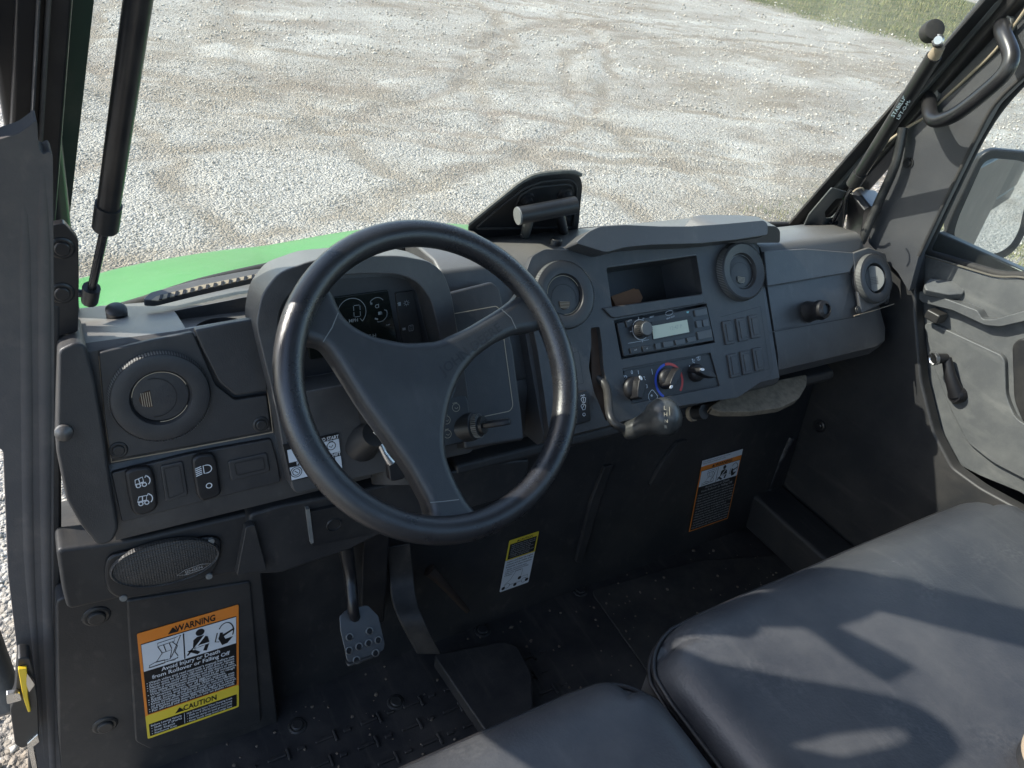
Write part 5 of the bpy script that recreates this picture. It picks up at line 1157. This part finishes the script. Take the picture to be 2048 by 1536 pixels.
# pillar trim panel ahead of the door
TP = PL((1.105, 0, 0), V((-1, -.10, 0)).normalized(), (0, -1, 0))
trim = prism("pillar_trim_panel", TP, fillet(TP.P([(1735, 485), (1762, 390), (1800, 280), (1850, 190), (1945, 60), (2060, -60), (2060, 140), (1992, 208), (1946, 290), (1896, 392), (1838, 512), (1818, 585), (1795, 545)]), .006), -.02, 0, TRIM, VEH, .004)
tube("trim_bead", [TP.w(*TP.p(x, y, .004), .004) for x, y in ((2062, 138), (1990, 208), (1945, 290), (1895, 392), (1838, 512))], .0035, RUBBER, trim, 8, sub=4)
a, b = TP.p(1816, 326, .002); lathe("trim_bolt", TP, a, b, [(.010, 0), (.010, .002), (.007, .002), (.006, .005), (0, .005)], BLACK, trim, 20)
# tube along the pillar, bracket, cable
tube("frame_tube", [atX(1806, 255, 1.06), atX(1790, 330, 1.06), atX(1755, 410, 1.06), atX(1722, 485, 1.06)], .0085, mat("worn_tube", (.020, .021, .022), .32, dust=.3, dcol=(.25, .24, .22), dscale=15), VEH, 14, sub=4)
BR = PL(wsw(.95, .0, .05), WSN)
br = prism("hinge_bracket", BR, fillet(BR.P([(1600, 470), (1618, 430), (1664, 376), (1694, 384), (1700, 402), (1690, 440), (1684, 474)]), .004), -.003, 0, GREYST, VEH, .001)
br['label'] = "dirty grey steel bracket at the right foot of the windshield"
cut(br, [prism_me(BR, fillet(BR.P([(1650, 424), (1672, 398), (1688, 396), (1686, 412), (1664, 436), (1652, 437)]), .004), -.02, .02)])
mb = prism("wiper_motor_cover", BR, fillet(BR.P([(1698, 384), (1712, 376), (1752, 381), (1742, 420), (1728, 470), (1690, 472)]), .004), .0, .05, STEELB, VEH, .005)
tube("cover_wire", [BR.w(*BR.p(x, y, .052), .052) for x, y in ((1706, 384), (1714, 378), (1724, 376), (1728, 380))], .0016, TAN, mb, 6, sub=3)
tube("wire", [BR.w(*BR.p(x, y, .03), .03) for x, y in ((1702, 380), (1690, 400), (1686, 440), (1684, 486))], .0022, BLACK, br, 6, sub=4)
CAB = mat("tan_cable", (.36, .30, .21), .6)
tube("cable", [atX(1764, 300, 1.03), atX(1775, 284, 1.04), atX(1815, 255, 1.07), atX(1850, 234, 1.085), atX(1885, 200, 1.085), atX(1940, 150, 1.085), atX(1995, 95, 1.085), atX(2050, 20, 1.08), atX(2080, -30, 1.08)], .0026, CAB, VEH, 8, sub=5)
# grab handle
gh = tube("grab_handle", [atX(2003, 50, 1.075), atX(2006, 66, 1.045), atX(2022, 112, 1.03), atX(2008, 148, 1.025), atX(1965, 188, 1.025), atX(1915, 226, 1.025), atX(1882, 240, 1.03), atX(1866, 238, 1.035), atX(1859, 222, 1.05), atX(1859, 190, 1.085)], .0125, STEELB, VEH, 16, sub=6)
gh['label'] = "black tubular grab handle on the right pillar"
for x, y in ((2003, 50), (1859, 190)): q = atX(x, y, 1.075); tube("weld_collar", [q, q + V((.02, 0, 0))], .0155, GREYPL, gh, 16)
# gas struts
WI = lambda x, y, h: WS.w(*WS.p(x, y, h), h)
def strut(lbl, rod0, rod1, cyl0, cyl1, h0, h1, r):
    A, B, C_, D = WI(*rod0, h0), WI(*rod1, h0), WI(*cyl0, h0), WI(*cyl1, h1)
    o = tube("gas_strut", [C_, C_ + (D - C_) * .5, D], r, STEELB, VEH, 20); o['label'] = lbl
    d = (D - C_).normalized()
    tube("end_sleeve", [C_, C_ + d * .035], r * 1.16, BLACK, o, 20); tube("end_sleeve", [C_ - d * .006, C_], [r * .7, r * 1.1], BLACK, o, 20)
    tube("rod", [A, C_ + d * .01], r * .42, mat("strut_rod", (.05, .05, .055), .25, metal=.6), o, 12)
    tube("ball_socket", [A - d * .012, A + d * .014], [r * .8, r * .85], BLACK, o, 12)
    return o, C_, D, d
s1, C1, D1, d1 = strut("black gas strut running up beside the left pillar", (181, 590), (205, 462), (211, 455), (282, -40), .055, .055, .0118)
tube("ball_stud", [WI(181, 590, .055), WI(150, 585, .05)], .005, BLACK, s1, 10)
pl_ = PL((C1 + D1) / 2, (CAM - (C1 + D1) / 2).normalized(), d1)
s2, C2, D2, d2 = strut("black gas strut lying along the right pillar", (1662, 452), (1700, 378), (1707, 368), (1868, 112), .055, .07, .0118)
q = (C2 + (D2 - C2) * .72); fr = PL(q, (CAM - q).normalized(), d2)
printed("strut_print", [put_text(fr, -.035, .002, "STABILUS", .0085, .0125, .01), put_text(fr, -.035, -.007, "LIFT-O-MAT", .0075, .0120, .0)], mat("strut_lettering", (.20, .26, .29), .5), s2, fr.n)
q = D2; tube("dusty_collar", [q, q + d2 * .018], [.010, .008], TAN, s2, 12)
cupc = WI(1864, 62, .06); cup = lathe("strut_mount", PL(cupc, (WSN * .3 + V((-.55, -.5, .6))).normalized()), 0, 0, [(.0155, -.009), (.016, .003), (.0145, .009), (.012, .010), (0, .0095)], RUBBER, s2, 28)
tube("mount_fork", [cupc - WSN * .0, WI(1875, 82, .065), WI(1877, 100, .068)], [.010, .008, .006], STEELB, s2, 10)
lathe("mount_bolt", PL(WI(1876, 80, .078), (CAM - WI(1876, 80, .078)).normalized()), 0, 0, [(.0085, -.01), (.0085, .001), (.006, .002), (.006, .005), (0, .005)], CHROME, s2, 20)

# windshield latch in the middle of the glass
lt = prism("latch_plate", WS, fillet(WS.P([(936, 452), (1000, 400), (1045, 366), (1078, 352), (1138, 346), (1160, 352), (1166, 370), (1158, 452), (1150, 486), (940, 486)], .006), .010, 4), .002, .006, BLACK, VEH, .002)
lt['label'] = "black windshield latch plate with pull handle"
q = fillet(WS.P([(950, 458), (1004, 412), (1048, 378), (1080, 365), (1136, 359), (1150, 366), (1154, 380), (1146, 456)], .008), .008, 4)
tube("raised_bead", [WS.w(a, b, .007) for a, b in q], .0022, RUBBER, lt, 6, closed=True)
q = fillet(WS.P([(1030, 420), (1040, 392), (1066, 376), (1140, 369), (1146, 380), (1136, 408)], .008), .008, 4)
tube("raised_bead", [WS.w(a, b, .007) for a, b in q], .0022, RUBBER, lt, 6, closed=True)
tube("toothed_edge", [WS.w(*WS.p(x, y, .004), .004) for x, y in ((938, 448), (1002, 396), (1046, 362), (1080, 348), (1140, 343), (1162, 350))], .0032, mat("dusty_edge", (.11, .11, .10), .8, dust=.6, dcol=(.25, .24, .2), dscale=60), lt, 6, sub=4)
for x, y in ((1055, 402), (1131, 390)):
    a, b = WS.p(x, y, .01); lathe("latch_bolt", WS, a, b, [(.013, .006), (.012, .010), (.008, .011), (.0075, .018), (0, .019)], STEELB, lt, 24)
ha, hb = WI(1036, 432, .05), WI(1150, 410, .05)
tube("pull_handle", [ha, hb], .0135, BLACK, lt, 20)
dh = (hb - ha).normalized(); lathe("handle_end", PL(ha, -dh, (0, 0, 1)), 0, 0, [(.0138, -.001), (.0130, .0015), (0, .002)], GREYPL, lt, 24)
for x, y, x2, y2 in ((1060, 430, 1048, 478), (1118, 420, 1128, 466)):
    tube("handle_leg", [WI(x, y, .05), WI(x2, y2, .02)], .008, GREYST if x == 1060 else BLACK, lt, 8)
    bolt(PL(WI(x2, y2 - 8, .03), WSN), x2, y2 - 8, .005, lt, CHROME, 0.0)

# ------------------------------------------------------------------ driver side: jamb, hinge, latch
JP = PL((0, .05, 0), (0, -1, 0))
jm = prism("door_jamb", JP, fillet(JP.P([(-60, 300), (0, 278), (38, 266), (58, 252), (74, 238), (78, 300), (86, 309), (100, 302), (106, 312), (109, 700), (108, 1150), (106, 1340), (125, 1560), (80, 1560), (50, 1480), (36, 1318), (16, 1150), (6, 900), (-60, 880)]), .004), -.03, 0, JAMB, VEH, .006)
jm['label'] = "grey plastic door jamb trim at the driver's front pillar"
tube("jamb_fold", [JP.w(*JP.p(x, y), -.0035) for x, y in ((84, 322), (88, 500), (90, 800), (92, 1100), (98, 1320), (106, 1540))], [.0035, .006, .0065, .006, .006, .005], JAMB, jm, 10, sub=4)
tube("jamb_fold", [JP.w(*JP.p(x, y), -.0050) for x, y in ((44, 290), (50, 500), (54, 800), (58, 1100), (72, 1320), (92, 1540))], [.0035, .0065, .0070, .007, .006, .005], JAMB, jm, 10, sub=4)
prism("side_liner", KPN, KPN.P([(60, 640), (128, 640), (128, 1640), (60, 1640)]), -.06, -.034, FWALL, VEH, .004)
HB = PL((0, .20, 0), (0, -1, 0))
hb_ = prism("hinge_plate", HB, fillet(HB.P([(100, 452), (128, 446), (146, 466), (157, 480), (158, 560), (156, 664), (100, 676)]), .003), -.012, 0, STEELB, VEH, .002)
for x, y in ((124, 496), (124, 586)): bolt(HB, x, y, .009, hb_, STEELB, 0.0)
LPN = PL((0, .02, 0), (0, -1, 0))
la = prism("door_latch", LPN, fillet(LPN.P([(36, 1316), (60, 1316), (66, 1340), (76, 1400), (78, 1470), (60, 1490), (44, 1498), (30, 1490), (20, 1420), (30, 1395)]), .004), -.02, 0, BLACK, VEH, .003)
la['label'] = "black door latch with yellow spring on the driver's jamb"
prism("yellow_spring", LPN, LPN.P([(36, 1338), (54, 1336), (56, 1390), (62, 1422), (56, 1424), (46, 1395)], .004), .0, .005, YPLAST, la, .001)
prism("striker_plate", LPN, fillet(LPN.P([(12, 1386), (40, 1384), (44, 1398), (14, 1406)], .004), .002), .0, .006, CHROME, la, .001)
prism("striker_plate", LPN, fillet(LPN.P([(54, 1345), (70, 1368), (58, 1384), (52, 1366)], .004), .002), .0, .005, CHROME, la, .001)
prism("latch_tail", LPN, LPN.P([(54, 1490), (76, 1470), (80, 1485), (68, 1495), (76, 1540), (66, 1545)], .004), -.01, .003, CHROME, la, .001)

# side mirror outside the right window
MC = V((1.40, .17, .02))
MN = V((-.592, -.806, .0)).normalized()
MP = PL(MC, MN, (0, -1, 0))
mi_px = [(1985, 298), (2066, 305), (2085, 330), (2052, 470), (2030, 505), (1996, 524), (1950, 520), (1900, 500), (1889, 478), (1900, 440), (1945, 345), (1962, 310)]
mi = prism("side_mirror", MP, fillet(MP.P(mi_px), .02, 4), -.018, 0, BLACKP, VEH, .004)
mi['label'] = "rectangular side mirror outside the passenger window"
ctr = (sum(p[0] for p in mi_px) / len(mi_px), sum(p[1] for p in mi_px) / len(mi_px))
prism("mirror_glass", MP, fillet(MP.P([(ctr[0] + (x - ctr[0]) * .80, ctr[1] + (y - ctr[1]) * .85) for x, y in mi_px], .001), .018, 4), -.002, .0012, MIRROR, mi)
prism("mirror_housing", MP, fillet(MP.P([(ctr[0] + (x - ctr[0]) * .85, ctr[1] + (y - ctr[1]) * .85) for x, y in mi_px]), .02, 4), -.06, -.019, BLACKP, mi, .01)
tube("mirror_arm", [MC - MN * .05 + V((0, 0, -.06)), V((1.30, .16, -.10)), V((1.19, .14, -.12))], .011, STEELB, mi, 10, sub=3)

# ------------------------------------------------------------------ driver side out of view: added blockers shaping the seat shadows, and the open door
DR = PL((-.375, .05, .05), (1, 0, 0), (0, 1, 0))
prism("pillar_shade_panel", DR, fillet([(.12, .13), (.05, .14), (.032, .25), (.020, .361), (.040, .372), (.043, .416), (.050, .467), (.068, .510), (.10, .560), (.125, .62), (.15, .60), (.115, .48), (.11, .36), (.115, .25)], .006), -.02, 0, TRIM, VEH, .003)  # unseen panel, its edge drawn to cast the shade line on the seat
DM = PL((-.50, .128, .18), (1, 0, 0), (0, 1, 0))
hs = [(-.046, .258), (-.068, .351), (-.084, .415), (-.102, .431), (-.125, .434), (-.150, .426), (-.166, .405), (-.190, .33), (-.205, .20), (-.20, .06), (-.12, .0), (.02, .02), (.04, .12), (.02, .20)]
dm = prism("seat_shade_blocker", DM, fillet(hs, .008, 3), -.02, .01, BLACK, VEH, .004)  # added out of view, outlined to throw the looped shadow on the seat
cut(dm, [prism_me(DM, fillet([(-.155, .255), (-.124, .342), (-.112, .412), (-.126, .408), (-.150, .362), (-.168, .30)], .005), -.05, .05)])
tube("shade_finger_tube", [DM.w(.045, .402), DM.w(.02, .420), DM.w(-.02, .438), DM.w(-.045, .449)], [.008, .014, .020, .020], BLACK, dm, 14, sub=3)  # unseen tapered tube added for the finger-shaped shadow
dd = box("driver_door", (-1.30, .30, -.72), (-.50, .36, -.04), DOORM, VEH, .02)
tube("window_frame", [V((-.47, .33, -.05)), V((-.49, .33, .30)), V((-.55, .33, .50)), V((-.70, .33, .54)), V((-1.15, .33, .54)), V((-1.25, .33, .45)), V((-1.27, .33, -.05))], .013, STEELB, dd, 10, sub=4)
# crumbs of dirt and fine gravel on the floor
cr_ = []
for _ in range(420):
    x, y = random.uniform(-.32, 1.0), random.uniform(-.32, .20); r = random.uniform(.0008, .0032) * (1.5 if random.random() < .06 else 1)
    bmx = bmesh.new(); bmesh.ops.create_icosphere(bmx, subdivisions=1, radius=r)
    for v_ in bmx.verts: v_.co = V((v_.co.x * random.uniform(.6, 1.4) + x, v_.co.y * random.uniform(.6, 1.4) + y, v_.co.z * .7 + FLOOR + r * .5 + (.004 if x > .4 else 0)))
    me = bpy.data.meshes.new("m"); bmx.to_mesh(me); bmx.free(); cr_.append(me)
tag(finish("floor_dirt", join_me(cr_), mat("dirt_crumb", (.16, .13, .10), .9, dust=.6, dcol=(.05, .04, .03), dscale=50), fl), None, None, kind="stuff")
